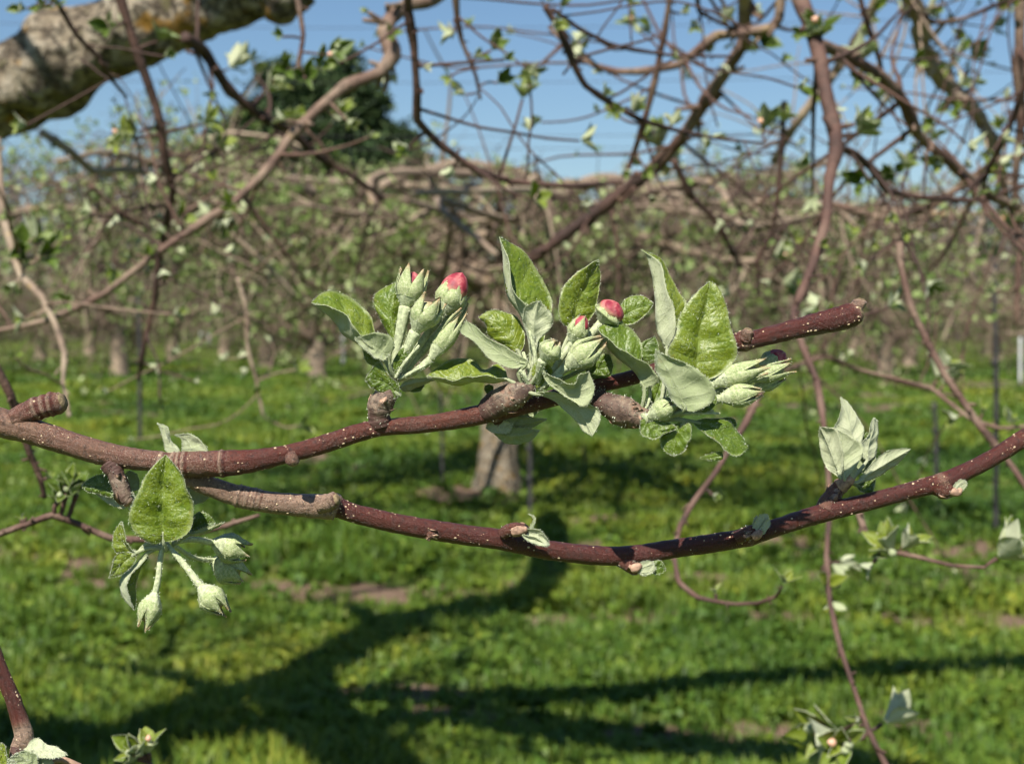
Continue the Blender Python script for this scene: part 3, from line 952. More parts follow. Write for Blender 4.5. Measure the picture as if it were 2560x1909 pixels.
leaf(c2, 'K2', [(590, 590), (700, 530), (822, 488)], [(620, 500), (680, 445), (760, 445)], [(640, 620), (700, 610), (770, 560)], (0, 0, -1), (30, 40), 10, 0, .5, petiole=[(420, 850, 0)])
leaf(c2, 'K2', [(128, 900), (220, 1000), (340, 1040), (425, 908)], [(240, 955), (330, 985), (365, 930)], [(175, 985), (290, 1065), (400, 1125), (458, 1015)],
     (0, 0, 1), (-90, -110), -30, -10, .45, petiole=[(60, 1000, -50)], bulge=.1)
leaf(c2, 'K2', [(70, 1040), (240, 1070), (370, 1160), (447, 1303)], [(200, 1030), (330, 1080), (470, 1130), (492, 1215)], [(190, 1075), (320, 1185), (390, 1270)],
     (0, -.3, 1), (-60, -80), -20, 10, .7, petiole=[(20, 1010, -50)])
leaf(c2, 'K2', [(400, 890), (480, 890), (575, 870)], [(430, 830), (540, 800)], [(440, 960), (540, 955)], (0, 0, -1), (20, 10), 0, 0, .15, petiole=[(250, 960, -10)])
leaf(c2, 'K2', [(100, 1010), (160, 900), (150, 850)], [(70, 900), (120, 830)], [(210, 960), (190, 880)], (0, 0, -1), (-60, -80), 0, 0, .8, hair=120)
bud(c2, 'K2', (318, 735), (400, 560), 122, (-45, -50), .15, .35, stalk=[(170, 980, -40), (230, 860, -44)], sw=(12, 20), seed=8)
bud(c2, 'K2', (500, 610), (600, 490), 176, (-15, -20), .1, 1.0, stalk=[(180, 980, -30), (330, 800, -20)], sw=(12, 24), seed=9, sepal_len=.75)
bud(c2, 'K2', (285, 880), (515, 712), 165, (-75, -80), .0, 0.0, stalk=[(150, 1010, -50), (210, 940, -65)], sw=(12, 24), seed=10, sepal_curl=.2)
bud(c2, 'K2', (140, 840), (240, 710), 140, (-100, -105), .0, 0.0, stalk=[(110, 1000, -50), (120, 900, -85)], sw=(12, 26), seed=12)
mb = MB()
for pts in ([(90, 1010, -46), (95, 830, -60), (60, 660, -60)], [(100, 1010, -44), (50, 880, -40), (20, 790, -30)], [(120, 1020, -50), (190, 960, -70), (260, 930, -74)], [(60, 1000, -52), (30, 940, -66), (0, 900, -70)]):
    stalk_into(mb, 'K2', pts, 13, 9)
mb.build('stalk', [FELT, SEPAL, PETAL, HAIR], c2)

# ---- shoot under the stem
c2b = spur(fb, 'leaf_cluster', [(1255, 1030, 20, 30, .5), (1240, 1052, 34, 30, .5), (1226, 1066, 40, 20, .5)], hair=120)
leaf(c2b, 'K1', [(1390, 1560), (1480, 1570), (1600, 1530)], [(1420, 1515), (1520, 1500)], [(1450, 1595), (1560, 1595)], (0, -.5, 1), (20, 25), 0, 0, .95)
leaf(c2b, 'K1', [(1520, 1540), (1650, 1530), (1860, 1490)], [(1580, 1480), (1720, 1480)], [(1590, 1600), (1730, 1560)], (0, -1, .6), (50, 70), 0, 20, .2)
leaf(c2b, 'K1', [(1450, 1600), (1600, 1620), (1800, 1580)], [(1550, 1560), (1700, 1560)], [(1560, 1680), (1720, 1660)], (0, -1, .6), (40, 60), 0, 20, .2)
leaf(c2b, 'K1', [(1500, 1480), (1620, 1470), (1800, 1420)], [(1580, 1430), (1720, 1400)], [(1600, 1530), (1720, 1500)], (0, 0, 1), (60, 80), 0, 0, .2)
leaf(c2b, 'K1', [(1440, 1290), (1420, 1260), (1385, 1235)], [(1410, 1300), (1380, 1270)], [(1450, 1250), (1420, 1225)], (0, 0, -1), (30, 30), 0, 0, .1, hair=60)

# ---- third cluster
c3 = spur(fb, 'flower_cluster', [(1488, 990, 8, 44, .5), (1515, 1010, -12, 60, .5), (1545, 1024, -26, 72, .5), (1572, 1034, -34, 76, .5), (1598, 1040, -40, 60, .5), (1622, 1042, -46, 38, .5)], rings=[(1512, .05, 3), (1530, .04, 3), (1580, -.06, 4)], hair=420)
leaf(c3, 'K2', [(1085, 940), (1095, 800), (1110, 640), (1150, 480), (1168, 352)], [(1000, 900), (915, 800), (930, 740), (968, 640), (1000, 535), (1080, 428)],
     [(1180, 950), (1290, 880), (1335, 780), (1295, 620), (1262, 480), (1220, 388)], (0, 0, -1), (-70, -60), -25, -10, .72, hair=420, petiole=[(900, 1190, -40), (1010, 1080, -80)], bulge=.07, serr=2.4)
leaf(c3, 'K2', [(905, 770), (845, 650), (836, 480), (816, 320), (780, 190), (742, 154)], [(940, 710), (962, 620), (940, 500), (902, 390), (862, 240)],
     [(990, 640), (1022, 500), (980, 415), (930, 325), (862, 210)], (1, 0, .3), (-20, -20), -30, 50, .85, petiole=[(860, 1180, -40), (890, 950, -30)])
leaf(c3, 'K2', [(765, 1010), (705, 905), (600, 820), (530, 740), (476, 642)], [(862, 965), (800, 880), (700, 808), (600, 758), (525, 690)],
     [(750, 830), (742, 720), (680, 640), (600, 598), (520, 612)], (.3, -1, .1), (-60, -50), -50, 30, .35, petiole=[(745, 1150, -46), (762, 1080, -56)])
leaf(c3, 'K2', [(1010, 1145), (975, 1020), (900, 880), (832, 775)], [(955, 1110), (900, 1010), (838, 900)], [(1090, 1150), (1195, 1080), (1185, 990), (1090, 895), (950, 828)],
     (0, -.3, 1), (-110, -130), -14, -10, .25, hair=380, petiole=[(880, 1200, -60)], bulge=.08)
leaf(c3, 'K2', [(1100, 1140), (1180, 1110), (1208, 1040)], [(1130, 1090), (1180, 1040)], [(1140, 1160), (1205, 1110)], (0, 0, -1), (-90, -80), 0, 0, .3, hair=100)
leaf(c3, 'K2', [(770, 1195), (810, 1255), (890, 1290)], [(740, 1215), (750, 1290), (820, 1320)], [(850, 1200), (920, 1225), (960, 1255)], (0, .2, -1), (-80, -90), -10, 0, .3, petiole=[(750, 1170, -60)])
leaf(c3, 'K2', [(1010, 1210), (960, 1300), (938, 1425)], [(940, 1240), (868, 1310), (880, 1380)], [(1052, 1240), (1045, 1320), (1000, 1400)], (0, 0, -1), (-80, -70), 10, -20, .35, petiole=[(860, 1200, -60)])
leaf(c3, 'K2', [(1060, 1215), (1200, 1250), (1310, 1330), (1405, 1375)], [(1170, 1195), (1280, 1212), (1360, 1300)], [(1120, 1275), (1230, 1345), (1255, 1390), (1340, 1425)],
     (0, -.5, -.6), (-70, -50), 20, -20, .3, petiole=[(900, 1190, -60)])
leaf(c3, 'K2', [(1250, 1420), (1180, 1440), (1108, 1440)], [(1230, 1400), (1150, 1420)], [(1240, 1450), (1160, 1450)], (0, .4, -1), (-50, -50), 0, 0, .3, hair=60)
leaf(c3, 'K2', [(1230, 1200), (1300, 1210), (1335, 1240)], [(1270, 1190), (1320, 1200)], [(1260, 1230), (1310, 1250)], (0, 0, -1), (-30, -20), 0, 0, .1, hair=60)
leaf(c3, 'K2', [(780, 1160), (840, 1060), (870, 960)], [(800, 1040), (840, 970)], [(850, 1100), (890, 1010)], (0, 0, -1), (-20, 0), 0, 0, .3, hair=100)
leaf(c3, 'K2', [(800, 840), (760, 760), (830, 690)], [(740, 830), (740, 740)], [(850, 820), (850, 740)], (0, 0, -1), (20, 30), 0, 0, .05, hair=60)
bud(c3, 'K2', (790, 1190), (985, 1085), 130, (-80, -90), .0, 0.0, seed=13, stalk=[(740, 1180, -50)], sw=(14, 22))
bud(c3, 'K2', (1180, 985), (1525, 860), 135, (-60, -60), .12, 0.0, stalk=[(900, 1190, -50), (1040, 1060, -66)], sw=(12, 24), seed=14, sepal_curl=.8, hair=700)
bud(c3, 'K2', (1225, 1075), (1500, 1030), 135, (-70, -76), .0, 0.0, stalk=[(900, 1200, -60), (1080, 1110, -70)], sw=(12, 24), seed=15, hair=700)
bud(c3, 'K2', (1480, 910), (1632, 792), 140, (46, 56), .12, .7, stalk=[(940, 1180, -30), (1250, 1020, -10)], sw=(12, 24), seed=16)
bud(c3, 'K2', (1420, 960), (1680, 868), 100, (-20, -12), .2, 0.0, stalk=[(920, 1190, -40), (1200, 1040, -30)], sw=(12, 20), seed=17, sepal_curl=.8)
bud(c3, 'K2', (1430, 1020), (1640, 930), 90, (0, 10), .1, 0.0, stalk=[(920, 1200, -40), (1200, 1080, -10)], sw=(12, 20), seed=18)
mb = MB()
for pts in ([(880, 1200, -50), (1000, 1150, -70), (1190, 1150, -70)], [(880, 1210, -60), (990, 1170, -80), (1230, 1165, -80)], [(840, 1190, -50), (880, 1120, -30), (900, 1000, -20)], [(760, 1160, -50), (800, 1060, -40), (790, 960, -40)]):
    stalk_into(mb, 'K2', pts, 12, 6)
mb.build('stalk', [FELT, SEPAL, PETAL, HAIR], c3)

# ---- hanging cluster under the fork
c4 = spur(fb, 'flower_cluster', [(276, 1158, -4, 50, .5), (290, 1185, -10, 42, .5), (302, 1215, -12, 42, .5), (312, 1243, -14, 40, .5), (322, 1256, -14, 30, .5)], rings=[(276, .08, 6), (284, .07, 4)], tipmat=2)
mb = MB()
px_tube(mb, [(315, 1235, 0, 34, .2), (350, 1285, 8, 32, .3), (392, 1340, 6, 34, .3), (410, 1368, 0, 30, .3)], 6, 14, 0, .1, 600)
mb.build('stalk', [FELT], c4)
leaf(c4, 'K3', [(622, 1035), (614, 860), (618, 680), (637, 492)], [(560, 1050), (455, 990), (408, 890), (440, 780), (490, 670), (565, 555)],
     [(690, 1025), (775, 985), (803, 890), (800, 780), (758, 670), (700, 565)], (0, 0, -1), (-55, -75), -25, -30, .62, hair=420, petiole=[(640, 1090, -20), (632, 1060, -45)], bulge=.05, serr=2.4)
leaf(c4, 'K3', [(455, 1112), (400, 1070), (358, 1010), (360, 908)], [(340, 1110), (305, 1050), (318, 970)], [(430, 1095), (392, 1040), (375, 970)], (-.3, 0, -1), (-30, -40), 0, -20, .75, petiole=[(620, 1070, -12), (520, 1050, -24)])
leaf(c4, 'K3', [(450, 1105), (380, 1160), (283, 1260)], [(350, 1105), (312, 1150), (300, 1205)], [(440, 1165), (375, 1230), (320, 1252)], (0, -.2, -1), (-40, -55), -10, 0, .75, petiole=[(620, 1080, -14), (530, 1075, -30)])
leaf(c4, 'K3', [(525, 1105), (435, 1190), (358, 1265), (365, 1370), (443, 1465)], [(500, 1160), (440, 1220), (395, 1285), (412, 1390)], [(520, 1150), (480, 1210), (452, 1290), (450, 1390)],
     (1, .1, -.3), (-25, -30), -25, 20, .6, petiole=[(610, 1060, -10)])
leaf(c4, 'K3', [(775, 985), (850, 930), (945, 912)], [(800, 900), (840, 850), (900, 862)], [(820, 985), (900, 955)], (0, 0, -1), (10, 10), 0, 0, .05, petiole=[(680, 1050, 0)], hair=120)
leaf(c4, 'K3', [(770, 995), (880, 965), (1005, 912)], [(830, 965), (930, 930)], [(840, 990), (940, 955)], (0, -1, .3), (-20, -15), 0, 20, .2, petiole=[(680, 1055, -10)], hair=120)
leaf(c4, 'K3', [(340, 760), (240, 690), (110, 688)], [(300, 640), (230, 615), (160, 640)], [(300, 760), (220, 735), (150, 720)], (0, 0, -1), (50, 60), 10, 0, .15, petiole=[(520, 900, 20)])
leaf(c4, 'K3', [(400, 790), (300, 750), (185, 722)], [(380, 740), (290, 705)], [(370, 825), (280, 795)], (0, -.4, 1), (70, 80), 0, 0, .95, petiole=[(520, 900, 20)])
leaf(c4, 'K3', [(700, 760), (800, 720), (925, 745)], [(760, 670), (860, 690)], [(760, 790), (850, 795)], (0, -.4, 1), (70, 90), 0, 0, .7, petiole=[(640, 900, 30)])
leaf(c4, 'K3', [(690, 700), (780, 690), (900, 730)], [(740, 640), (840, 660)], [(750, 740), (840, 740)], (0, 0, -1), (80, 95), 0, 0, .1, petiole=[(640, 850, 30)])
leaf(c4, 'K3', [(720, 490), (660, 420), (630, 350), (582, 294)], [(650, 480), (622, 400), (605, 330)], [(715, 450), (665, 400), (648, 320)], (1, 0, .5), (45, 50), 0, 10, .8)
leaf(c4, 'K3', [(800, 500), (790, 430), (760, 390), (695, 366)], [(740, 490), (742, 430), (735, 390)], [(895, 475), (850, 395), (780, 360)], (.2, -.3, 1), (45, 50), 0, -10, .75)
leaf(c4, 'K3', [(430, 720), (400, 650), (410, 590)], [(390, 700), (380, 620)], [(470, 700), (460, 620)], (0, 0, 1), (60, 60), 0, 0, .2, hair=80)
bud(c4, 'K3', (572, 1350), (492, 1588), 140, (-40, -50), .05, 0.0, stalk=[(618, 1060, -14), (600, 1160, -24), (590, 1260, -34)], sw=(12, 16), seed=20, sepal_curl=.5)
bud(c4, 'K3', (850, 1310), (1015, 1492), 165, (-60, -70), .0, .0, stalk=[(650, 1060, -16), (730, 1150, -36), (800, 1240, -50)], sw=(12, 20), seed=22, sepal_curl=.3)
bud(c4, 'K3', (930, 1040), (1150, 1110), 175, (140, 160), .05, .0, stalk=[(690, 1040, -4), (800, 1020, 70)], sw=(12, 18), seed=23, sepal_curl=.7)
bud(c4, 'K3', (930, 1150), (1140, 1270), 180, (185, 205), .06, .0, stalk=[(690, 1060, 4), (780, 1120, 90), (850, 1145, 140)], sw=(11, 14), seed=24, sepal_curl=.4)

# ---- upright leaves on the lower stem
ZOFF = -75.0
c5 = spur(fb, 'leaf_cluster', [(2060, 1280, 442, 50, .5), (2072, 1252, 455, 44, .5), (2090, 1226, 465, 40, .5), (2106, 1208, 470, 36, .5), (2124, 1200, 466, 26, .5)], mats=[BARK, HAIR, SCALE], hair=160)
leaf(c5, 'K5', [(770, 640), (765, 480), (720, 260), (660, 106)], [(840, 470), (852, 350), (790, 250), (725, 150)], [(640, 500), (615, 375), (645, 290), (672, 190)], (0, 0, 1), (470, 480), 10, -10, .95, petiole=[(740, 790, 466)])
leaf(c5, 'K5', [(670, 780), (600, 600), (545, 460), (494, 354)], [(690, 660), (672, 500), (630, 378), (560, 356)], [(610, 735), (545, 680), (508, 570), (488, 440)], (0, 0, 1), (450, 440), -20, 20, .95, petiole=[(710, 810, 462)], bulge=.1)
leaf(c5, 'K5', [(700, 790), (690, 640), (668, 500), (632, 374)], [(745, 740), (835, 610), (852, 512), (745, 428)], [(675, 740), (660, 600), (650, 480)], (.3, 0, 1), (440, 430), -10, 10, .7, petiole=[(715, 815, 460)], bulge=.08)
leaf(c5, 'K5', [(880, 640), (900, 480), (935, 380), (942, 278)], [(950, 590), (972, 420), (968, 310)], [(815, 520), (890, 430), (915, 320)], (.3, 0, 1), (480, 490), 20, -10, .95, petiole=[(750, 800, 466)])
leaf(c5, 'K5', [(812, 808), (930, 720), (1080, 630), (1242, 538)], [(830, 770), (945, 635), (1060, 550), (1170, 532)], [(900, 795), (1050, 715), (1160, 630)], (.1, -.3, 1), (455, 450), 0, 20, .95, petiole=[(745, 815, 460)])
leaf(c5, 'K5', [(780, 760), (870, 650), (950, 560)], [(770, 640), (860, 530)], [(850, 720), (945, 640)], (0, 0, 1), (495, 500), 0, 0, .1, petiole=[(740, 800, 468)])
leaf(c5, 'K5', [(790, 830), (880, 860), (955, 790)], [(830, 800), (900, 770)], [(830, 880), (920, 900)], (0, 0, -1), (490, 500), 0, 0, .2, petiole=[(740, 815, 468)])
leaf(c5, 'K5', [(860, 520), (900, 460), (905, 395)], [(840, 480), (870, 410)], [(915, 500), (930, 430)], (0, 0, -1), (510, 510), 0, 0, .1, hair=60)
leaf(c5, 'K5', [(760, 790), (780, 740), (800, 690)], [(745, 750), (780, 700)], [(780, 770), (800, 720)], (0, 0, 1), (440, 435), 0, 0, .9, hair=60)
mb = MB()
px_tube(mb, [(2100, 1215, 462, 40, .5), (2114, 1206, 454, 34, .5), (2126, 1196, 450, 26, .5), (2134, 1186, 448, 12, .5)], 5, 14, 0, .12, 600)
mb.build('bud_scale', [SCALE], c5)
ZOFF = 0.0


def small_bud(name, ctrl, leaves, scale_ctrl=None, mats=None):
    s = spur(fb, name, ctrl, mats=[BARK, HAIR, SCALE], hair=80, sides=14)
    for lf in leaves:
        leaf(s, *lf[:-1], **lf[-1])
    if scale_ctrl:
        mb = MB()
        px_tube(mb, scale_ctrl, 5, 12, 0, .12, 700)
        mb.build('bud_scale', [SCALE], s)


ZOFF = -94.0
small_bud('leaf_bud', [(1255, 1335, 240, 30, .6), (1280, 1322, 226, 34, .6), (1305, 1324, 222, 30, .6), (1318, 1330, 222, 18, .6)],
          [('K6', [(500, 450), (570, 450), (640, 480), (674, 520)], [(520, 425), (600, 425), (655, 470)], [(530, 490), (600, 520), (650, 530)], (0, -.5, 1), (215, 225), dict(za=-10, zb=-25, tint=.8, hair=200)),
           ('K6', [(500, 455), (560, 480), (620, 515), (655, 530)], [(530, 460), (600, 480)], [(530, 490), (600, 522)], (0, -.5, 1), (200, 215), dict(za=-10, zb=-10, tint=.6, hair=120)),
           ('K6', [(545, 430), (575, 400), (588, 360), (545, 332)], [(560, 425), (585, 385), (580, 345)], [(555, 405), (575, 375), (566, 345)], (0, 0, 1), (222, 222), dict(tint=.4, hair=90))],
          [(1282, 1330, 212, 24, .5), (1298, 1326, 206, 26, .5), (1316, 1322, 204, 14, .5)])
ZOFF = -188.0
small_bud('leaf_bud', [(1840, 1345, 450, 34, .7), (1868, 1332, 440, 36, .6), (1884, 1322, 434, 26, .6)],
          [('K6', [(1930, 470), (1960, 420), (2015, 330)], [(1920, 420), (1960, 345)], [(1975, 450), (2025, 370)], (.3, 0, 1), (425, 425), dict(tint=.95, hair=120)),
           ('K6', [(1940, 475), (1990, 420), (2032, 378)], [(1970, 420), (2015, 360)], [(1985, 460), (2030, 400)], (.3, 0, 1), (418, 420), dict(tint=.9, hair=120)),
           ('K6', [(1925, 460), (1935, 400), (1952, 340)], [(1915, 430), (1935, 360)], [(1955, 430), (1965, 370)], (.3, 0, 1), (430, 430), dict(tint=.8, hair=80))],
          [(1884, 1342, 424, 22, .5), (1894, 1336, 418, 24, .5), (1902, 1326, 416, 12, .5)])
ZOFF = -132.0
small_bud('leaf_bud', [(1550, 1400, 375, 34, .7), (1578, 1416, 366, 34, .6), (1596, 1424, 360, 22, .6)],
          [('K6', [(1205, 680), (1260, 655), (1318, 628)], [(1220, 640), (1270, 618)], [(1240, 705), (1300, 680)], (0, 0, 1), (350, 350), dict(tint=.9, hair=120)),
           ('K6', [(1220, 690), (1270, 690), (1330, 664)], [(1250, 660), (1310, 645)], [(1250, 708), (1300, 695)], (0, 0, 1), (345, 345), dict(tint=.9, hair=120)),
           ('K6', [(1290, 670), (1330, 650), (1392, 672)], [(1310, 625), (1360, 620)], [(1320, 700), (1370, 690)], (0, 0, -1), (370, 380), dict(tint=.1, hair=120))],
          [(1580, 1422, 352, 20, .5), (1592, 1418, 346, 24, .5), (1602, 1412, 344, 12, .5)])
ZOFF = -172.0
small_bud('leaf_bud', [(2330, 1215, 555, 40, .8), (2358, 1224, 548, 40, .6), (2380, 1224, 540, 26, .6)],
          [('K5', [(1600, 890), (1620, 850), (1690, 790)], [(1590, 850), (1640, 795)], [(1660, 860), (1705, 820)], (0, 0, 1), (535, 535), dict(tint=.95, hair=120)),
           ('K5', [(1600, 890), (1660, 860), (1705, 810)], [(1630, 850), (1690, 810)], [(1660, 890), (1705, 840)], (0, 0, 1), (528, 530), dict(tint=.9, hair=120))],
          [(2378, 1228, 538, 22, .5), (2394, 1230, 530, 22, .5), (2402, 1222, 528, 12, .5)])
ZOFF = -78.0
small_bud('leaf_bud', [(1098, 1322, 226, 20, .8), (1075, 1338, 172, 20, .5)], [])

ZOFF = 0.0
# ================================================================== second sharp twig, lower left corner
lt = thing('leafy_twig', Q([30, 1740, -20]), 'short dark red twig with pale dots ending in silvery leaves in the bottom left corner', 'twig')
mb = MB()
px_tube(mb, [(-60, 1520, -20, 34, .8), (-22, 1610, -20, 35, .85), (8, 1690, -20, 36, .9), (32, 1745, -20, 38, .9), (46, 1790, -20, 41, .85), (58, 1826, -20, 44, .5), (60, 1846, -20, 46, .2), (48, 1872, -20, 44, .2), (40, 1890, -20, 36, .2)], 8, 22, 0, .06, 520, [(57, .06, 8)], 60)
mb.build('stem', [BARK, LENT, CUT], lt)
c6 = spur(lt, 'leaf_cluster', [(50, 1868, -24, 40, .5), (44, 1892, -30, 40, .5), (44, 1915, -34, 34, .5)], hair=120)
leaf(c6, 'K7', [(330, 1420), (430, 1400), (600, 1420), (750, 1440)], [(260, 1370), (400, 1260), (500, 1320), (640, 1370)], [(400, 1470), (540, 1480), (680, 1470)], (0, .6, .3), (-50, -60), 20, -20, .95, petiole=[(200, 1600, -40)], hair=360)
leaf(c6, 'K7', [(380, 1640), (330, 1540), (240, 1460), (160, 1440)], [(420, 1560), (390, 1440), (280, 1400)], [(280, 1640), (180, 1560), (90, 1510)], (0, -.3, 1), (-70, -80), 0, 0, .15, hair=300)
leaf(c6, 'K7', [(440, 1640), (470, 1540), (440, 1440)], [(380, 1560), (390, 1470)], [(560, 1600), (580, 1510)], (0, 0, 1), (-60, -50), 0, 0, .6)
leaf(c6, 'K7', [(-60, 1600), (10, 1500), (20, 1400), (0, 1310)], [(-60, 1480), (-50, 1380)], [(60, 1560), (70, 1440), (50, 1340)], (0, 0, -1), (-60, -60), 0, -10, .9)
leaf(c6, 'K7', [(60, 1640), (110, 1570), (150, 1500)], [(60, 1590), (110, 1520)], [(150, 1610), (170, 1550)], (0, 0, 1), (-90, -90), 0, 0, .3)
mb = MB()
px_tube(mb, [(120, 1905, -10, 18, .5), (155, 1898, 0, 18, .5), (200, 1915, 10, 16, .5)], 6, 12, 0, .08, 500)
mb.build('stalk', [SCALE], c6)


# ================================================================== blurred leaf clusters and branches around it
def rot_about(v, k, ang):
    return v * math.cos(ang) + np.cross(k, v) * math.sin(ang) + k * np.dot(k, v) * (1 - math.cos(ang))


def leaf_bunch(mb, c, axis, size, n, tint, spread=.9):
    """a tuft of young leaves: size = leaf length in metres"""
    axis = nrm(np.asarray(axis, float))
    ref = nrm(np.cross(axis, rng.normal(size=3)))
    for k in range(n):
        ang = k * 2.4 + rng.uniform(-.4, .4)
        out = rot_about(ref, axis, ang)
        el = rng.uniform(.25, spread)
        d = nrm(axis * math.cos(el) + out * math.sin(el))
        ln = size * rng.uniform(.65, 1.1)
        side = nrm(np.cross(d, axis + 1e-3))
        nn = nrm(np.cross(side, d))
        if np.dot(nn, axis) < 0:
            nn = -nn
        cu = rng.uniform(-.1, .45)
        wd = ln * rng.uniform(.22, .33)
        b = c + d * size * .12
        M = np.array([b + d * ln * s - (out if True else nn) * 0 + nn * (-cu) * ln * s * s * .6 for s in np.linspace(0, 1, 6)])
        fold = rng.uniform(.1, .9)
        prof = np.array([.6, .95, 1.0, .62])
        L = M[1:5] + (-side * math.cos(fold) + nn * math.sin(fold)) * (wd * prof)[:, None]
        R_ = M[1:5] + (side * math.cos(fold) + nn * math.sin(fold)) * (wd * prof)[:, None]
        leaf_surface(mb, L, M, R_, nn, size / 180, nt=10, ns=2, thick=2.5, bulge=.04, serr=0, hair=0, tint=np.clip(tint + rng.uniform(-.25, .25), 0, 1), mats=(1, 2, 2))


def bud_dot(mb, c, axis, r, mat):
    th = np.arange(7) * 2 * math.pi / 7
    axis = nrm(axis)
    e1 = nrm(np.cross(axis, [.3, .5, .8])); e2 = np.cross(axis, e1)
    tt = np.linspace(-1, 1.25, 6)
    rr = np.array([.25, .75, 1.0, .85, .5, .02]) * r
    V = c + axis * (tt * r)[:, None, None] + (np.cos(th)[None, :, None] * e1 + np.sin(th)[None, :, None] * e2) * rr[:, None, None]
    i = np.arange(5)[:, None]; j = np.arange(7)[None]; j2 = (j + 1) % 7
    mb.add(V, np.stack([i * 7 + j, i * 7 + j2, (i + 1) * 7 + j2, (i + 1) * 7 + j], -1).reshape(-1, 4), mat)


CLM = [BARKM, LTOP, LUND, PETAL]


def branch(label, crop, pts, wds, dep, tint, clusters=(), twigs=0, name='apple_branch', cat='branch', group='branches hanging around the focused twig', mat=None, sides=10, twl=.14, twt=None, rough=.10):
    """a branch as it hangs, points in crop pixels, widths in crop pixels, depth in metres from dep[0] to dep[1]"""
    s = CROPS[crop][2]
    c = C(crop, [p[:2] for p in pts])
    n = len(c)
    dd = np.linspace(dep[0], dep[1], n)
    ww = np.interp(np.linspace(0, 1, n), np.linspace(0, 1, len(wds)), wds) / s
    ctrl = np.column_stack([P(c, dd), ww * .5 * dd / FPX, dd, c])
    lin = np.array([ctrl[i] * (1 - q) + ctrl[i + 1] * q for i in range(n - 1) for q in np.arange(9) / 9] + [ctrl[-1]])
    sm = cr(ctrl, 9) * .3 + lin * .7 if n > 2 else cr(ctrl, 9)
    th = thing(name, sm[0, :3], label, cat, group)
    mb = MB()
    p = sm[:, :3].copy()
    tl = np.atleast_1d(np.asarray(tint, float))
    tints = np.interp(np.linspace(0, 1, len(p)), np.linspace(0, 1, len(tl)), tl)
    tint = float(tl[0] if len(tl) == 1 else tl.mean())
    rad = np.maximum(sm[:, 3], .0008)
    for i in range(len(p)):
        p[i] += np.array(mnoise.noise_vector(Vector(p[i] * 9))) * rad[i] * .35
    # knots
    kn = np.linspace(1.12, .92, len(p)) + .5 * np.array([max(0, mnoise.noise(Vector(q * 34))) for q in p])
    tube(mb, p, rad * kn, sides, 0, np.clip(tints + .12 * np.sin(np.arange(len(p)) * .4), 0, 1), rough, 40)
    ends = []
    for k in range(int(len(p) * .22)):
        i = rng.integers(2, len(p) - 1)
        T = nrm(p[min(i + 1, len(p) - 1)] - p[i - 1])
        o = nrm(nrm(np.cross(T, rng.normal(size=3))) + .5 * T)
        l_ = rad[i] * rng.uniform(1.3, 3.0)
        q = cr([p[i], p[i] + o * l_ * .6, p[i] + (o + .4 * rng.normal(size=3)) * l_], 3)
        tube(mb, q, np.interp(np.linspace(0, 1, len(q)), [0, .6, 1], [rad[i] * .55, rad[i] * .42, rad[i] * .34]), 6, 0, np.clip(tint + rng.uniform(-.1, .15), .05, 1))
        if twigs and rng.uniform() < .25:
            ends.append((q[-1], o))
    for k in range(int(twigs * 1.5)):
        i = rng.integers(2, len(p) - 1)
        T = nrm(p[min(i + 1, len(p) - 1)] - p[i - 1])
        o = nrm(np.cross(T, rng.normal(size=3)))
        d = nrm(o + .35 * T + np.array([0, 0, rng.uniform(-.3, .5)]))
        ln = twl * rng.uniform(.4, 1.3)
        q = [p[i]]
        for st in range(5):
            d = nrm(d + .13 * rng.normal(size=3) + np.array([0, 0, .03]))
            q.append(q[-1] + d * ln / 5)
        q = cr(q, 2)
        tube(mb, q, np.linspace(min(rad[i] * .5, .0030), .0011, len(q)), 6, 0, twt if twt is not None else max(tint - .15, .08))
        ends.append((q[-1], d))
        if rng.uniform() < .5:
            ends.append((q[len(q) // 2], nrm(d + rng.normal(size=3))))
    jobs = []
    for cl in clusters:
        x, y, sz, nn, tn = cl[:5]
        cc = C(crop, [(x, y)])[0]
        i = np.argmin(np.hypot(sm[:, 5] - cc[0], sm[:, 6] - cc[1]))
        d_ = sm[i, 4] + (cl[5] if len(cl) > 5 else rng.uniform(-.02, .02))
        w3 = P(cc, d_)
        szm = sz * (1.4 if sz < 56 and dep[0] > 1.15 else 1.1) / s * d_ / FPX
        ax = w3 - p[i]
        if np.linalg.norm(ax) > szm * .25:
            q = cr([p[i], (p[i] + w3) / 2 + rng.normal(size=3) * .06 * np.linalg.norm(ax), w3], 4)
            tube(mb, q, np.linspace(min(rad[i] * .6, .0025), .0013, len(q)), 6, 0, max(tint - .1, .1))
            ax = nrm(ax) + (np.array([0, -.1, .35]) if tn > .87 else np.array([0, -.9, .35]))
        else:
            ax = np.array([rng.uniform(-.5, .5), -.3 if tn > .87 else -.9, .7])
        jobs.append((w3, ax, szm, nn, tn))
    for e, d in ends:
        if rng.uniform() < .7:
            jobs.append((e, d + np.array([0, -.1, .3]), rng.uniform(.010, .020), int(rng.integers(3, 6)), rng.uniform(.35, .95)))
    mb.build('stem', [mat or BARKM], th)
    for w3, ax, szm, nn, tn in jobs:
        m2 = MB()
        leaf_bunch(m2, w3, ax, szm, nn, tn)
        if nn >= 6:
            for k in range(3):
                bud_dot(m2, w3 + nrm(ax) * szm * .5 + rng.normal(size=3) * szm * .12, nrm(ax) + .4 * rng.normal(size=3), szm * .12, 3 if k == 0 else 2)
        m2.build('leaf_cluster', CLM, th)
    return th

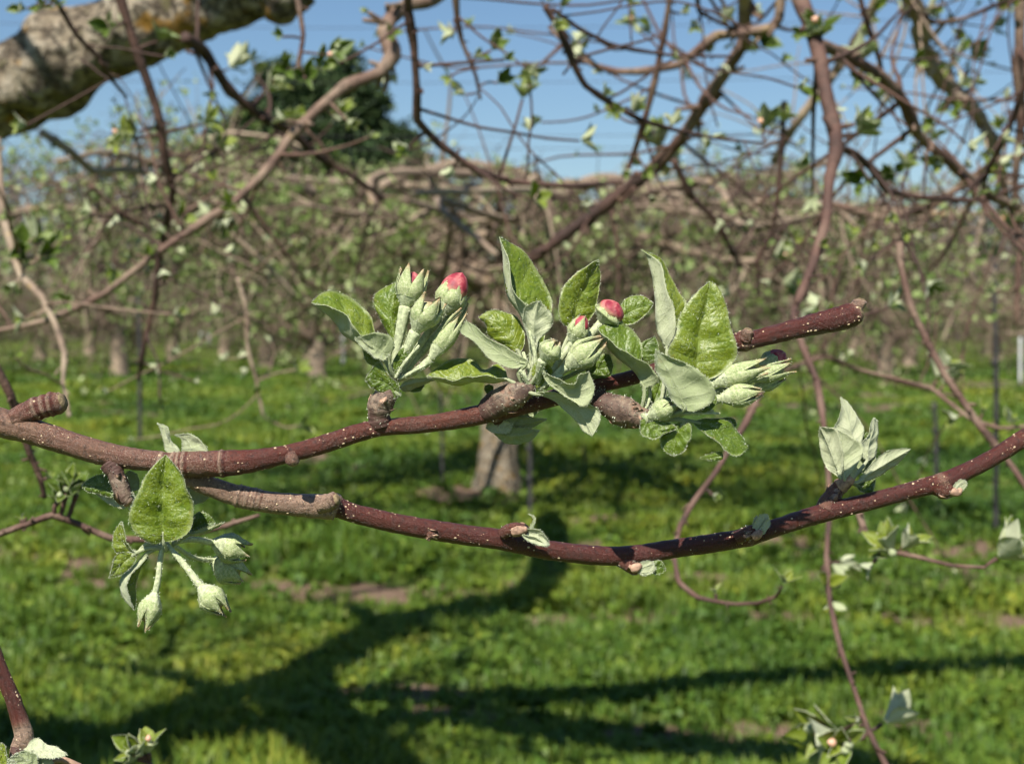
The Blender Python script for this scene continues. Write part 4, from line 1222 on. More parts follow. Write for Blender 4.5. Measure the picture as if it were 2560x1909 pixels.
branch('grey elbowed branch slanting down to the left across the dark evergreen', 'Q1',
       [(1950, -60), (1870, 0), (1760, 22), (1690, 80), (1662, 140), (1700, 235), (1650, 310), (1500, 370), (1380, 470), (1270, 580), (1190, 690), (1130, 760), (1000, 880), (850, 980), (650, 1120), (450, 1270), (200, 1385), (-60, 1440)],
       [42, 48, 60, 60, 52, 46, 44, 42, 40, 34, 30, 26], (1.7, 1.5), .52, [(1440, 500, 70, 5, .7), (1500, 520, 60, 4, .9), (960, 950, 80, 7, .7), (640, 1110, 60, 4, .4), (1000, 900, 70, 5, .55), (1270, 520, 50, 4, .7)], 5)
branch('dark branch swooping in a long shallow bow above the pink buds', 'V',
       [(882, -30), (882, 20), (895, 100), (902, 200), (903, 260), (950, 310), (1025, 365), (1107, 393), (1232, 402), (1347, 394)], [16, 15, 14, 17, 15, 14, 12, 8], (1.15, 1.3), .12,
       [(1130, 215, 42, 7, .55), (885, 318, 30, 5, .7), (1090, 130, 26, 4, .5)], 3)
branch('thin knobbly branch hanging from the top edge in the left half of the open sky', 'V', [(985, -20), (990, 40), (1000, 90), (1030, 165), (1040, 215)], [13, 12, 9, 6], (1.3, 1.35), .3,
       [(1010, 205, 30, 4, .75), (975, 165, 26, 4, .8), (1062, 110, 34, 5, .3), (1075, 180, 30, 5, .25)], 3)
branch('single upright reddish twig hanging from the top edge just right of the thick limb', 'V', [(640, -20), (655, 75), (645, 140), (648, 170)], [11, 10, 10, 7], (1.3, 1.3), .35,
       [(708, 120, 40, 6, .08), (690, 150, 36, 5, .08), (625, 150, 34, 5, .06), (660, 170, 38, 5, .08), (612, 80, 22, 3, .6)], 0)
branch('dark twig lying across the lit bark of the thick limb at the top left', 'V', [(110, -20), (165, 75), (220, 130), (240, 170), (275, 210)], [11, 10, 8, 6], (1.3, 1.4), .1,
       [(125, 20, 34, 4, .6), (95, 15, 30, 4, .7), (60, 20, 30, 4, .8), (60, 270, 28, 4, .7)], 2)
branch('long dark brown branch hanging almost straight down across the grey elbowed branch', 'V',
       [(255, -20), (300, 125), (340, 240), (360, 350), (375, 415), (362, 480), (345, 555), (335, 650), (312, 750), (300, 820)], [19, 18, 16, 16, 14, 12, 10], (1.5, 1.7), .18,
       [(275, 300, 42, 7, .85), (300, 285, 36, 5, .7), (440, 270, 36, 5, .75), (240, 60, 40, 5, .1), (340, 90, 36, 5, .1), (470, 320, 32, 5, .8), (390, 470, 34, 4, .8)], 6)
branch('pale tan forked limb kinked like an elbow below the thick limb', 'V', [(90, 285), (150, 325), (200, 370), (265, 367), (320, 375), (380, 410), (460, 470), (560, 560), (640, 640)], [17, 16, 15, 14, 11, 8], (3.0, 3.4), .92,
       [(420, 330, 30, 5, .8), (500, 440, 34, 6, .8), (350, 540, 26, 4, .8)], 8, twl=.3)
branch('dark crooked limb crossing in front of the evergreen from the thick limb towards the centre', 'V', [(400, 80), (440, 110), (500, 200), (575, 260), (625, 280), (690, 340), (760, 380), (830, 430)], [22, 21, 20, 17, 14, 10], (1.9, 2.3), .1,
       [(495, 150, 44, 7, .95), (580, 200, 40, 6, .9), (555, 165, 32, 4, .8), (730, 250, 40, 6, .85), (640, 265, 34, 5, .8)], 7, twl=.2)
branch('curved tan branch hanging down the left edge past the bare twigs', 'V', [(-6, 300), (2, 400), (12, 480), (30, 545), (45, 595), (90, 640), (120, 700), (140, 765), (136, 830), (150, 900)], [15, 17, 17, 15, 13, 11, 9], (1.5, 1.4), .8,
       [(60, 530, 50, 6, .05), (90, 555, 46, 5, .05), (40, 545, 46, 4, .1), (75, 515, 30, 3, .6), (55, 690, 26, 3, .8)], 4)
branch('thin brown twig making a shallow V left of the centre, above the tall grass', 'V', [(195, 400), (260, 460), (330, 495), (370, 480), (430, 440), (480, 400)], [9, 9, 8, 6], (2.2, 2.4), .35, [(250, 580, 26, 4, .8), (470, 455, 32, 5, .85)], 6, twl=.25)
branch('slender pale twig hanging over the grass between the left stake and the bud clusters', 'V', [(515, 600), (535, 675), (535, 750), (555, 825), (570, 900)], [10, 9, 8, 6], (1.9, 1.9), .75, [(640, 800, 26, 4, .8), (650, 920, 24, 4, .8), (560, 850, 18, 3, .8)], 4, twl=.2)
branch('thick sunlit tan limb curving down through the top right corner', 'V', [(1955, -30), (1970, 0), (1997, 50), (1992, 85), (2012, 140), (2057, 185), (2102, 235), (2137, 290), (2167, 360), (2177, 425)], [36, 36, 36, 34, 34, 34, 30, 26, 22, 16], (2.5, 2.8), .85,
       [(2060, 230, 36, 5, .4), (2100, 130, 34, 5, .8), (2000, 30, 34, 5, .7), (2140, 60, 30, 5, .8), (2190, 180, 34, 5, .8)], 14, twl=.26)
branch('long reddish branch hanging from top to bottom past the cut end of the sharp branch', 'V',
       [(1722, -30), (1748, 40), (1768, 110), (1783, 200), (1803, 280), (1806, 325), (1792, 390), (1788, 475), (1763, 560), (1738, 625), (1716, 680), (1735, 745), (1765, 820), (1778, 900), (1790, 1000), (1795, 1100), (1788, 1200), (1795, 1300), (1818, 1400), (1845, 1480), (1880, 1580), (1925, 1670)],
       [30, 30, 30, 28, 27, 25, 21, 19, 17, 15, 13, 13, 13, 13, 12, 12, 11, 11, 13, 16], (1.35, .85), .24,
       [(1770, 85, 66, 8, .25), (1850, 290, 44, 6, .3), (1845, 270, 40, 5, .7), (1818, 1585, 104, 8, .7), (1835, 1600, 80, 6, .8), (1908, 1565, 76, 5, .95), (1815, 1215, 34, 4, .95), (1790, 690, 36, 5, .85)], 2)
branch('arching brown branch sweeping to the right from the tuft on the long reddish branch', 'V', [(1770, 95), (1827, 115), (1907, 165), (1957, 225), (1987, 290), (2047, 345), (2107, 395), (2147, 425), (2200, 450)], [24, 24, 25, 24, 22, 20, 16], (1.36, 1.7), .42,
       [(1850, 140, 44, 6, .6), (1865, 160, 34, 4, .1), (2030, 350, 32, 5, .85), (1935, 370, 36, 5, .75)], 9, twl=.22)
branch('dark zigzag twig branching right from the middle of the long reddish branch', 'V', [(1806, 318), (1847, 330), (1892, 370), (1917, 410), (1982, 425), (2057, 432), (2140, 432)], [16, 15, 14, 11, 8], (1.3, 1.45), .14, [(1960, 370, 34, 5, .8), (1870, 390, 40, 5, .2)], 4)
branch('stout diagonal limb with a dark lower half reaching down behind the buds', 'V',
       [(1612, -30), (1610, 20), (1612, 70), (1600, 105), (1557, 170), (1522, 225), (1487, 280), (1457, 320), (1407, 370), (1347, 415), (1257, 480), (1157, 555), (1090, 580)], [28, 28, 27, 26, 28, 28, 27, 26, 28, 28, 24, 16], (2.0, 2.4), (.75, .6, .45, .06, .02),
       [(1430, 320, 52, 7, .75), (1435, 350, 46, 6, .9), (1600, 115, 34, 5, .6), (1640, 95, 40, 5, .1), (1380, 60, 36, 6, .65), (1410, 70, 30, 4, .3)], 8, twl=.3)
branch('olive hooked branch curving under itself across the blue sky', 'V', [(1693, -20), (1685, 40), (1668, 60), (1607, 70), (1547, 78), (1507, 110), (1467, 140), (1387, 155), (1332, 155), (1282, 140), (1232, 105), (1190, 60)], [18, 20, 20, 18, 17, 16, 15, 12, 9], (1.8, 1.9), .45,
       [(1240, 110, 24, 4, .8), (1170, 150, 30, 5, .75), (1145, 160, 26, 4, .8)], 7, twl=.25)
branch('straight reddish shoot rising steeply across the middle of the sky', 'V', [(1452, -20), (1437, 75), (1417, 175), (1392, 270), (1372, 330), (1352, 385)], [11, 12, 13, 13, 12], (1.5, 1.6), .3, [(1337, 250, 26, 4, .85), (1470, 30, 22, 4, .8)], 3)
branch('thin black twig bending down and right from a green tuft at the top middle', 'V', [(1180, 15), (1217, 75), (1242, 140), (1267, 185), (1317, 220), (1387, 260), (1457, 280), (1557, 300), (1650, 310)], [14, 14, 14, 12, 10, 8, 6], (1.2, 1.3), .1,
       [(1185, 8, 44, 6, .3), (1650, 285, 44, 7, .2), (1690, 265, 36, 5, .45), (1340, 240, 22, 4, .8)], 3)
branch('slim dark twig crossing the sky nearly level from the same green tuft', 'V', [(1195, 20), (1257, 65), (1317, 95), (1367, 107), (1457, 120), (1582, 122)], [9, 9, 8, 6], (1.25, 1.35), .12, [(1215, 20, 30, 4, .3)], 4)
branch('short dark spur curling in from the top edge beside the diagonal limb', 'V', [(1507, -15), (1512, 25), (1547, 45), (1590, 65)], [10, 10, 9, 8], (1.6, 1.7), .15, [(1505, 55, 26, 4, .7)], 2)
branch('pale tan branch crossing behind the reddish branches at the right of the sky', 'V', [(1902, -20), (1872, 55), (1842, 105), (1807, 155), (1732, 255), (1697, 305), (1672, 350)], [19, 20, 20, 20, 18, 15], (3.2, 3.6), .8, [(1700, 260, 24, 5, .3), (1770, 200, 24, 4, .8)], 8, twl=.3)
branch('dark kinked twig hanging from the top edge over the arching brown branch', 'V', [(1857, -15), (1877, 55), (1902, 130), (1907, 158)], [10, 10, 9, 8], (1.5, 1.55), .15, [(1890, 20, 26, 4, .5)], 3)
branch('dark twig rising to the right edge above the end of the arching brown branch', 'V', [(2225, 160), (2197, 240), (2167, 310), (2137, 365), (2122, 410)], [12, 13, 13, 12], (1.4, 1.5), .12, [(2165, 280, 24, 4, .8)], 4)
branch('upright greenish brown stem along the right edge of the sky', 'V', [(2208, -20), (2207, 100), (2205, 180), (2208, 260), (2200, 340), (2195, 420), (2205, 520), (2200, 700)], [20, 22, 20, 17, 14, 12], (2.1, 2.2), .45, [(2190, 20, 34, 5, .85), (2170, 380, 30, 5, .8)], 7, twl=.3)
branch('wispy budding twig reaching left from the top right corner', 'V', [(2225, -10), (2157, 10), (2087, 40), (2022, 50), (1990, 30)], [10, 9, 8, 6], (1.8, 1.9), .35, [(2060, 60, 24, 4, .8)], 8, twl=.25)
branch('reddish shoot slanting down to the right edge below the arching brown branch', 'V', [(1947, 525), (1952, 585), (1972, 665), (2007, 740), (2047, 815), (2085, 870), (2115, 915), (2152, 960), (2190, 1010), (2230, 1070)], [13, 14, 15, 15, 15, 14, 13], (1.05, 1.0), .42, [], 0)
branch('dark twig descending behind the tall leaves of the middle buds', 'V', [(1457, 345), (1497, 425), (1547, 475), (1582, 540), (1597, 575)], [13, 13, 12, 9], (2.0, 2.1), .15, [(1670, 560, 40, 7, .6), (1690, 610, 44, 8, .5)], 4, twl=.2)
branch('thin dark shoot hanging down in the gap right of the diagonal limb', 'V', [(1697, 220), (1692, 300), (1682, 425), (1672, 500), (1640, 560), (1640, 640)], [10, 10, 9, 8], (1.9, 2.0), .14, [(1720, 360, 30, 5, .6), (1580, 640, 40, 6, .85), (1700, 520, 26, 5, .8)], 5, twl=.2)
branch('hooked twig curling under the right half of the lower stem, pale tuft at its tip', 'V', [(1650, 840), (1612, 915), (1575, 975), (1545, 1025), (1500, 1085), (1470, 1140), (1458, 1200), (1470, 1260), (1510, 1292), (1580, 1306), (1640, 1304), (1678, 1290), (1692, 1268)], [12, 11, 11, 11, 10, 9, 8, 7], (.95, .8), .25,
       [(1694, 1264, 38, 5, .95, .0), (1548, 1285, 22, 3, .95, 0.0), (1540, 1070, 20, 3, .6, 0)], 0)
branch('fine twig with pale star shaped tufts above the grass at the lower right', 'V', [(1856, 1105), (1870, 1150), (1892, 1175), (1920, 1190), (1990, 1205), (2060, 1222), (2130, 1226)], [14, 13, 12, 9, 8], (.8, .75), .36,
       [(1932, 1205, 72, 7, .97, 0), (1950, 1190, 60, 5, .95, 0), (2155, 1208, 80, 10, .98, 0), (1890, 1215, 36, 4, .95, 0)], 0)
branch('slim twig with an upright pale tuft over the grass near the right edge', 'V', [(2240, 920), (2160, 925), (2100, 905), (2050, 868), (2015, 840), (1940, 820), (1860, 800)], [8, 8, 9, 9, 8, 6], (1.2, 1.3), .45,
       [(2025, 822, 52, 6, .9, 0), (2040, 835, 40, 5, .95, 0), (2075, 900, 26, 3, .98, 0), (2180, 918, 36, 4, .98, 0), (2125, 895, 20, 3, .98, 0)], 0)
branch('dark twig leaning down the left edge beneath the pruned stub', 'V', [(-12, 790), (22, 855), (40, 910), (62, 975), (85, 1030), (96, 1075)], [18, 17, 15, 13, 12], (.72, .75), .22, [(100, 1035, 22, 3, .9, 0)], 0)
branch('reddish twig with swelling buds passing behind the hanging heart shaped leaf', 'V', [(-20, 1160), (50, 1135), (112, 1113), (165, 1130), (240, 1162), (330, 1165), (420, 1152), (490, 1135), (560, 1113)], [13, 13, 14, 14, 14, 12, 10, 8], (.62, .66), .38,
       [(140, 1075, 52, 6, .3, 0), (165, 1070, 48, 5, .1, 0), (125, 1085, 36, 4, .15, 0), (150, 1050, 40, 4, .6, 0), (48, 1125, 16, 3, .9, 0)], 0)
branch('leaf tuft poking up from below the bottom edge into the dark tree shadow', 'V', [(350, 1720), (340, 1680), (325, 1650)], [12, 10, 8], (.60, .60), .4, [(310, 1635, 62, 6, .7, 0), (322, 1630, 54, 6, .9, 0), (300, 1640, 50, 5, .6, 0)], 0)
branch('fine bare twig crossing low behind the pruned end of the sharp branch', 'V', [(1700, 800), (1780, 770), (1860, 800), (1960, 830), (2080, 860)], [9, 9, 8, 6], (2.0, 2.2), .4, [(1840, 520, 26, 5, .8), (2160, 500, 40, 7, .85), (2190, 490, 40, 6, .3), (2030, 640, 26, 4, .8)], 5, twl=.3)
branch('crooked brown branch reaching left from the right edge over the brown twig haze', 'V', [(2230, 330), (2150, 350), (2080, 400), (2000, 455), (1900, 470), (1800, 440), (1740, 460)], [12, 14, 14, 13, 12, 9], (2.6, 3.0), .55, [(2130, 520, 30, 5, .85), (1890, 505, 30, 5, .85)], 10, twl=.3)


# ================================================================== the near tree: its limb crosses the corner, its trunk and other limbs throw the shadows
def cast(x, y, h):                 # a point of the tree at height h whose shadow falls on the ground seen at V (x, y)
    g = ground_at(x / .86523, y / .86523)
    return g + SUN * (h / SUN[2])


TX, TY = -1.72, 3.4
tree0 = thing('apple_tree', (TX, TY, 0), 'old apple tree whose thick cracked limb with orange lichen crosses the top left corner', 'tree')


def limb_mesh(pts, rad, sides, per, rough, freq, name, parent, mat, jit=.2, a=.5):
    c = cr(np.column_stack([pts, rad]), per)
    p = c[:, :3].copy()
    for i in range(len(p)):
        p[i] += np.array(mnoise.noise_vector(Vector(p[i] * 2.3))) * c[i, 3] * jit
    mb = MB()
    tube(mb, p, c[:, 3], sides, 0, a, rough, freq)
    return mb.build(name, mat, parent), p, c[:, 3]


limb_mesh([(TX - .05, TY, -.1), (TX, TY, .5), (TX + .03, TY, 1.2), (TX - .02, TY + .05, 2.2), (TX + .02, TY, 3.2), (TX, TY + .1, 4.2), (TX + .05, TY + .1, 5.1)], [.28, .21, .17, .15, .14, .13, .12], 24, 8, .14, 7, 'trunk', tree0, LIMB)
lp = P(C('Q1', [(-260, 520), (-60, 395), (110, 330), (250, 262), (400, 190), (550, 112), (700, 60), (850, 8), (1020, -40), (1200, -90), (1360, -150), (1560, -240)]), np.linspace(2.4, 2.15, 12))
lw = np.array([390, 400, 385, 370, 345, 330, 320, 300, 285, 270, 230, 170]) / 1.7297 / 2 * np.linspace(2.4, 2.15, 12) / FPX
_, limb_p, limb_r = limb_mesh(np.vstack([[(TX, TY, .95)], [(-1.42, 2.85, 1.08)], lp]), np.concatenate([[.14, .15], lw]), 72, 20, .30, 11, 'limb', tree0, LIMB, .12)
sp = P(C('Q1', [(1225, -10), (1222, 45), (1228, 80)]), 2.1)
limb_mesh(sp, [.045, .032, .02], 14, 8, .2, 40, 'knob', tree0, LIMB, 0)
crown_pts = []
for nm, rows, r in (('limb', [(560, 1548, 2.9), (760, 1530, 3.25), (1100, 1520, 3.5), (1400, 1500, 3.75), (1800, 1470, 3.9), (2230, 1440, 4.0), (2700, 1380, 4.2)], (.12, .11, .105, .105, .10, .095, .09)),
                    ('limb', [(480, 1620, 2.4), (750, 1600, 2.7), (1000, 1570, 2.9), (1300, 1590, 3.0), (1600, 1630, 3.0), (1900, 1680, 3.0), (2200, 1760, 3.1)], (.08, .10, .13, .15, .14, .11, .08)),
                    ('limb', [(1010, 1345, 4.0), (1120, 1310, 4.15), (1190, 1240, 4.2), (1200, 1150, 4.2), (1195, 1110, 4.2)], (.14, .14, .13, .10, .05)),
                    ('limb', [(300, 1700, 2.0), (150, 1640, 2.5), (0, 1600, 2.8), (-300, 1560, 3.0)], (.16, .15, .14, .12)),
                    ('limb', [(880, 1400, 3.7), (760, 1330, 4.0), (640, 1300, 4.3), (540, 1330, 4.5)], (.07, .06, .045, .03)),
                    ('limb', [(560, 1548, 3.0), (350, 1480, 3.5), (150, 1440, 3.9)], (.06, .05, .03))):
    pts = np.array([cast(*q) for q in rows])
    crown_pts.append(cr(pts, 6))
    limb_mesh(pts, r, 14, 6, .14, 8, nm, tree0, LIMB, .3)
sh = np.array([q for q in limb_p if q[0] > -.27][::3])
limb_mesh(np.vstack([[(TX, TY, 2.8)], [sh[0] + SUN * 1.05 + np.array([-.7, .4, .18])], sh + SUN * 1.05 + np.array([0, 0, .03])]), np.concatenate([[.15, .15], np.linspace(.14, .10, len(sh))]), 14, 4, .14, 8, 'limb', tree0, LIMB, .25)  # unseen limb added to shade the right half of the visible one


def hidden(q):                     # nothing of this piece comes into the picture
    pz = (q - CAMP) @ FWD
    px = 1280 + FPX * ((q - CAMP) @ RGT) / np.maximum(pz, .05)
    py = 954.5 - FPX * ((q - CAMP) @ UPV) / np.maximum(pz, .05)
    return not np.any((pz > .05) & (py > -120) & (px > -200) & (px < 2760))


mb = MB()  # unseen crown twigs added for dappled shade on the grass
for k in range(18):
    pl = crown_pts[k % len(crown_pts)]
    q0 = pl[rng.integers(2, len(pl))]
    d = nrm(rng.normal(size=3) * np.array([1, .8, .35]) + np.array([0, 0, .15]))
    q = [q0]
    for st in range(7):
        d = nrm(d + .3 * rng.normal(size=3))
        q.append(q[-1] + d * rng.uniform(.12, .26))
    q = cr(np.array(q), 2)
    if not hidden(q):
        continue
    rr2 = np.linspace(.034, .012, len(q))
    tube(mb, q, rr2, 6, 0, .5)
    for e in range(9):
        i = rng.integers(2, len(q)); d2 = nrm(rng.normal(size=3))
        q2 = [q[i]]
        for st in range(4):
            d2 = nrm(d2 + .3 * rng.normal(size=3)); q2.append(q2[-1] + d2 * rng.uniform(.07, .15))
        q2 = cr(np.array(q2), 2)
        if hidden(q2):
            tube(mb, q2, np.linspace(.013, .005, len(q2)), 5, 0, .4)
for k in range(110):
    src = [cast(x, y, h) for x, y, h in ((900, 1380, 3.8), (760, 1360, 3.9), (1180, 1300, 4.2), (650, 1480, 3.6), (1190, 1180, 4.3), (400, 1550, 3.2), (1000, 1570, 2.9), (500, 1400, 4.2))][k % 8] + rng.normal(size=3) * np.array([.3, .25, .15])
    if src[1] > 1.2 and src[2] < 2.2 + src[1] * .3:
        continue
    d = nrm(rng.normal(size=3) + np.array([0, 0, .3]))
    q = [src]
    for st in range(5):
        d = nrm(d + .3 * rng.normal(size=3))
        q.append(q[-1] + d * rng.uniform(.06, .13))
    q = np.array(q)
    pz = (q - CAMP) @ FWD
    py = 954.5 - FPX * ((q - CAMP) @ UPV) / np.maximum(pz, .05)
    if np.any((pz > .05) & (py > -60)):
        continue
    tube(mb, cr(q, 2), np.linspace(.012, .004, len(cr(q, 2))), 5, 0, .4)
mb.build('twigs', [TWIG], tree0)


# ================================================================== orchard trees behind
def grow(p, d, ln, r0, r1, seg, up, wig):
    q = [np.asarray(p, float)]
    d = nrm(np.asarray(d, float))
    for s in range(seg):
        d = nrm(d + wig * rng.normal(size=3) + np.array([0, 0, up]))
        q.append(q[-1] + d * ln / seg)
    return np.array(q), np.linspace(r0, r1, seg + 1)


def bits(mb, C0, size, per, tint_lo, tint_hi, flat=.4):
    """small young leaves: bent diamonds round the points C0"""
    n = len(C0) * per
    c = np.repeat(C0, per, 0) + rng.normal(size=(n, 3)) * size * .55
    d = nrm(rng.normal(size=(n, 3)) + np.array([0, 0, .4]))
    s = nrm(np.cross(d, rng.normal(size=(n, 3))))
    nn = np.cross(d, s)
    L = size * rng.uniform(.5, 1.2, (n, 1)); W = L * rng.uniform(.22, .42, (n, 1))
    V = np.stack([c - d * L * .5, c + s * W + nn * W * flat, c + d * L * .5 - nn * L * .1, c - s * W + nn * W * flat], 1)
    F = np.arange(n)[:, None] * 4
    a = np.repeat(rng.uniform(tint_lo, tint_hi, n), 4)
    mb.add(V, np.concatenate([F + [0, 1, 2], F + [0, 2, 3]]), 0, None, a)


def high_or_shadow(q):                   # the old tree is kept pruned flat: no shoots high into the sky, none shading the trunk
    z = (q - CAMP) @ FWD
    x = (1280 + FPX * (q @ RGT) / z) * .86523
    y = (954.5 - FPX * ((q - CAMP) @ UPV) / z) * .86523
    for tz in (.15, .6, 1.05, 1.5):  # twigs between sun and trunk left out so the trunk stays lit
        rel = q - (tw[1] + [0, 0, tz])
        if np.any(np.linalg.norm(rel - np.outer(rel @ SUN, SUN), axis=1) < .30) and rng.uniform() > .12:
            return True
    for c in crown_pts[2][::2]:  # twigs in the near limb's shadow left out to avoid a dark smear
        rel = q - c
        if np.any(np.linalg.norm(rel - np.outer(rel @ SUN, SUN), axis=1) < .24):
            return True
    wave = 45 * math.sin(x.mean() * .011) + 30 * math.sin(x.mean() * .031 + 1)
    return y.min() < np.interp(x.mean(), [0, 450, 800, 1000, 2200], [170, 215, 330, 375, 360]) + wave - abs(rng.normal()) * 45


def twigs_from(mbw, tips, p, r, n, ln, down, r0, gen=2, tint=(.3, .8), sides=4, prune=None):
    for k in range(n):
        i = rng.integers(1, len(p))
        T = nrm(p[i] - p[i - 1])
        o = nrm(np.cross(T, rng.normal(size=3)))
        d = nrm(o + .3 * T + np.array([0, 0, rng.uniform(-.6, .6) + down]))
        q, rr = grow(p[i], d, ln * rng.uniform(.45, 1.25), min(r0, r[i] * .6), r0 * .35, 5, rng.uniform(-.12, .10), .25)
        if prune and prune(q) and rng.uniform() > .03:
            continue
        tube(mbw, q, rr, sides, 0, rng.uniform(*tint), cap=False)
        tips.append(q[-1]); tips.append(q[3]); tips.append(q[2])
        if gen > 1:
            twigs_from(mbw, tips, q, rr, 4, ln * .5, down * .6, r0 * .55, gen - 1, (max(0, tint[0] - .15), tint[1] - .1), 3, prune)


main = thing('apple_tree', ground_at(1245, 1230), 'spreading old apple tree standing alone in mid orchard with a stout grey trunk', 'tree')
trunk_d = np.linalg.norm(ground_at(1245, 1230) - CAMP)


def vp(rows):                      # V pixels, depth
    a = np.array(rows, float)
    return P(a[:, :2] / .86523, a[:, 2])


DM = (ground_at(1245, 1230) - CAMP) @ FWD
tw, tr = vp([(1072, 1085, DM), (1078, 1040, DM), (1080, 960, DM), (1088, 860, DM), (1108, 700, DM), (1150, 580, DM), (1185, 470, DM), (1195, 420, DM)]), np.array([118, 98, 86, 76, 66, 56, 50, 42]) * .5 / .86523 * DM / FPX
limb_mesh(tw, tr, 18, 6, .16, 4, 'trunk', main, LIMB, .15)
mw, tips = MB(), []
for rows, w_ in (([(430, 300, 10.2), (490, 335, 10.5), (575, 372, 10.8), (650, 405, 11), (700, 425, 11.2), (775, 465, 11.6), (850, 505, 11.9), (925, 540, 12.1), (1020, 600, DM), (1105, 690, DM)], (18, 20, 22, 26, 28, 32, 36, 40, 44, 46)),
                 ([(700, 520, 11), (800, 430, 11.4), (840, 395, 11.6), (925, 370, 11.8), (985, 355, 12), (1060, 366, 12.2), (1150, 385, 12.4), (1190, 450, DM)], (12, 17, 20, 22, 24, 26, 28, 34)),
                 ([(1180, 500, DM), (1240, 462, 12.4), (1310, 455, 12.2), (1410, 452, 12), (1510, 450, 11.8), (1580, 452, 11.6), (1660, 465, 11.4), (1760, 450, 11.2), (1880, 470, 11)], (44, 42, 40, 36, 34, 30, 26, 20, 12)),
                 ([(1190, 430, DM), (1300, 388, 13), (1400, 405, 13.2), (1490, 400, 13.4), (1560, 384, 13.6), (1610, 396, 13.8), (1700, 380, 14), (1790, 350, 14.2)], (34, 30, 28, 28, 26, 24, 20, 14)),
                 ([(540, 485, 10.5), (600, 525, 10.8), (725, 505, 11.2), (830, 530, 11.6), (930, 560, 12), (1060, 620, DM)], (14, 18, 22, 26, 30, 34)),
                 ([(1120, 640, DM), (1000, 560, 14.5), (850, 480, 15.5), (700, 430, 16), (520, 420, 16.5), (330, 430, 17)], (34, 28, 24, 20, 16, 9)),
                 ([(1160, 560, DM), (1330, 520, 14.2), (1500, 500, 15.2), (1700, 520, 16), (1950, 500, 17)], (30, 26, 22, 18, 9)),
                 ([(1150, 580, DM), (1100, 500, 11), (1000, 470, 9.8), (870, 430, 9)], (32, 26, 20, 10)),
                 ([(1180, 480, DM), (1350, 500, 11), (1550, 560, 10), (1750, 560, 9.4)], (30, 24, 18, 9)),
                 ([(650, 405, 11), (520, 400, 9.8), (380, 370, 9), (240, 330, 8.4), (120, 350, 8)], (20, 18, 16, 13, 8)),
                 ([(575, 372, 10.8), (450, 440, 10.2), (300, 470, 9.8), (130, 450, 9.6), (-20, 470, 9.4)], (18, 17, 15, 13, 9))):
    pts = vp(rows)
    dep = np.array([q[2] for q in rows])
    lm, p_, r_ = limb_mesh(pts, np.array(w_) * .5 / .86523 * dep / FPX, 10, 6, .16, 5, 'limb', main, BARKT, .25, .8)
    twigs_from(mw, tips, p_, r_, int(9 + 7 * np.linalg.norm(pts[-1] - pts[0])), 1.0, -.4, .018, 3, (.15, 1.0), 4, high_or_shadow)
mlimbs = MB()
for k in range(18):
    tgt = vp([(rng.uniform(-150, 2350), rng.uniform(400, 620), rng.uniform(5.5, 14.5))])[0]
    st = tw[6] + rng.normal(size=3) * .15
    md = st * .5 + tgt * .5 + np.array([rng.normal() * .3, rng.normal() * .3, rng.uniform(-.1, .25)])
    q = cr(np.array([st, st * .75 + md * .25 + rng.normal(size=3) * .12, md, md * .5 + tgt * .5 + rng.normal(size=3) * .2, tgt]), 5)
    rr3 = np.linspace(.044, .014, len(q))
    tube(mlimbs, q, rr3, 7, 0, rng.uniform(.55, 1.0), .15, 6)
    twigs_from(mw, tips, q[len(q) // 3:], rr3[len(q) // 3:], 30, .85, -.3, .014, 3, (.1, .95), 4, high_or_shadow)
mlimbs.build('limb', [BARKT], main)
mw.build('twigs', [TWIG], main)
fo = MB()
tips = np.array(tips)
tips = tips[rng.uniform(size=len(tips)) < np.where(tips[:, 0] < -.6, .22, .11)]
bits(fo, tips, .050, 5, .1, 1.0)
fo.build('foliage', [BITS], main)


def orchard_tree(h, sp, seed):
    global rng
    keep = rng
    rng = np.random.default_rng(seed)
    root = thing('apple_tree', (0, 0, 0), '', 'tree')
    th_ = h * .3
    tq = np.array([(0, 0, -.1), (.03, 0, .3), (.06, .03, th_ * .7), (.02, .05, th_ + .3)])
    limb_mesh(tq, [.30, .24, .21, .18], 10, 4, .14, 3, 'trunk', root, BARKT, .1, .85)
    lw_, tp = MB(), []
    tw_ = MB()
    for k in range(8):
        an = k * 2 * math.pi / 8 + rng.uniform(-.3, .3)
        d = np.array([math.cos(an), math.sin(an), rng.uniform(.15, 1.1)])
        q, rr = grow((0.02, .04, th_ * rng.uniform(.7, 1.05)), d, sp * rng.uniform(.8, 1.15), .12, .035, 7, .05, .16)
        q = cr(q, 2); rr = np.interp(np.linspace(0, 1, len(q)), np.linspace(0, 1, len(rr)), rr)
        tube(lw_, q, rr, 6, 0, rng.uniform(.6, 1))
        twigs_from(tw_, tp, q, rr, 13, h * .36, .05, .024, 3, (.3, .9), 3)
    lw_.build('limbs', [BARKT], root)
    tw_.build('twigs', [TWIG], root)
    f_ = MB()
    tp = np.array(tp)
    bits(f_, tp[rng.uniform(size=len(tp)) < .095], .085, 3, .0, .9)
    f_.build('foliage', [BITS], root)
    rng = keep
    return root


def copy_thing(o):
    c = o.copy()
    COL.objects.link(c)
    for ch in list(o.children):
        k = ch.copy()
        COL.objects.link(k)
        k.parent = c
    return c


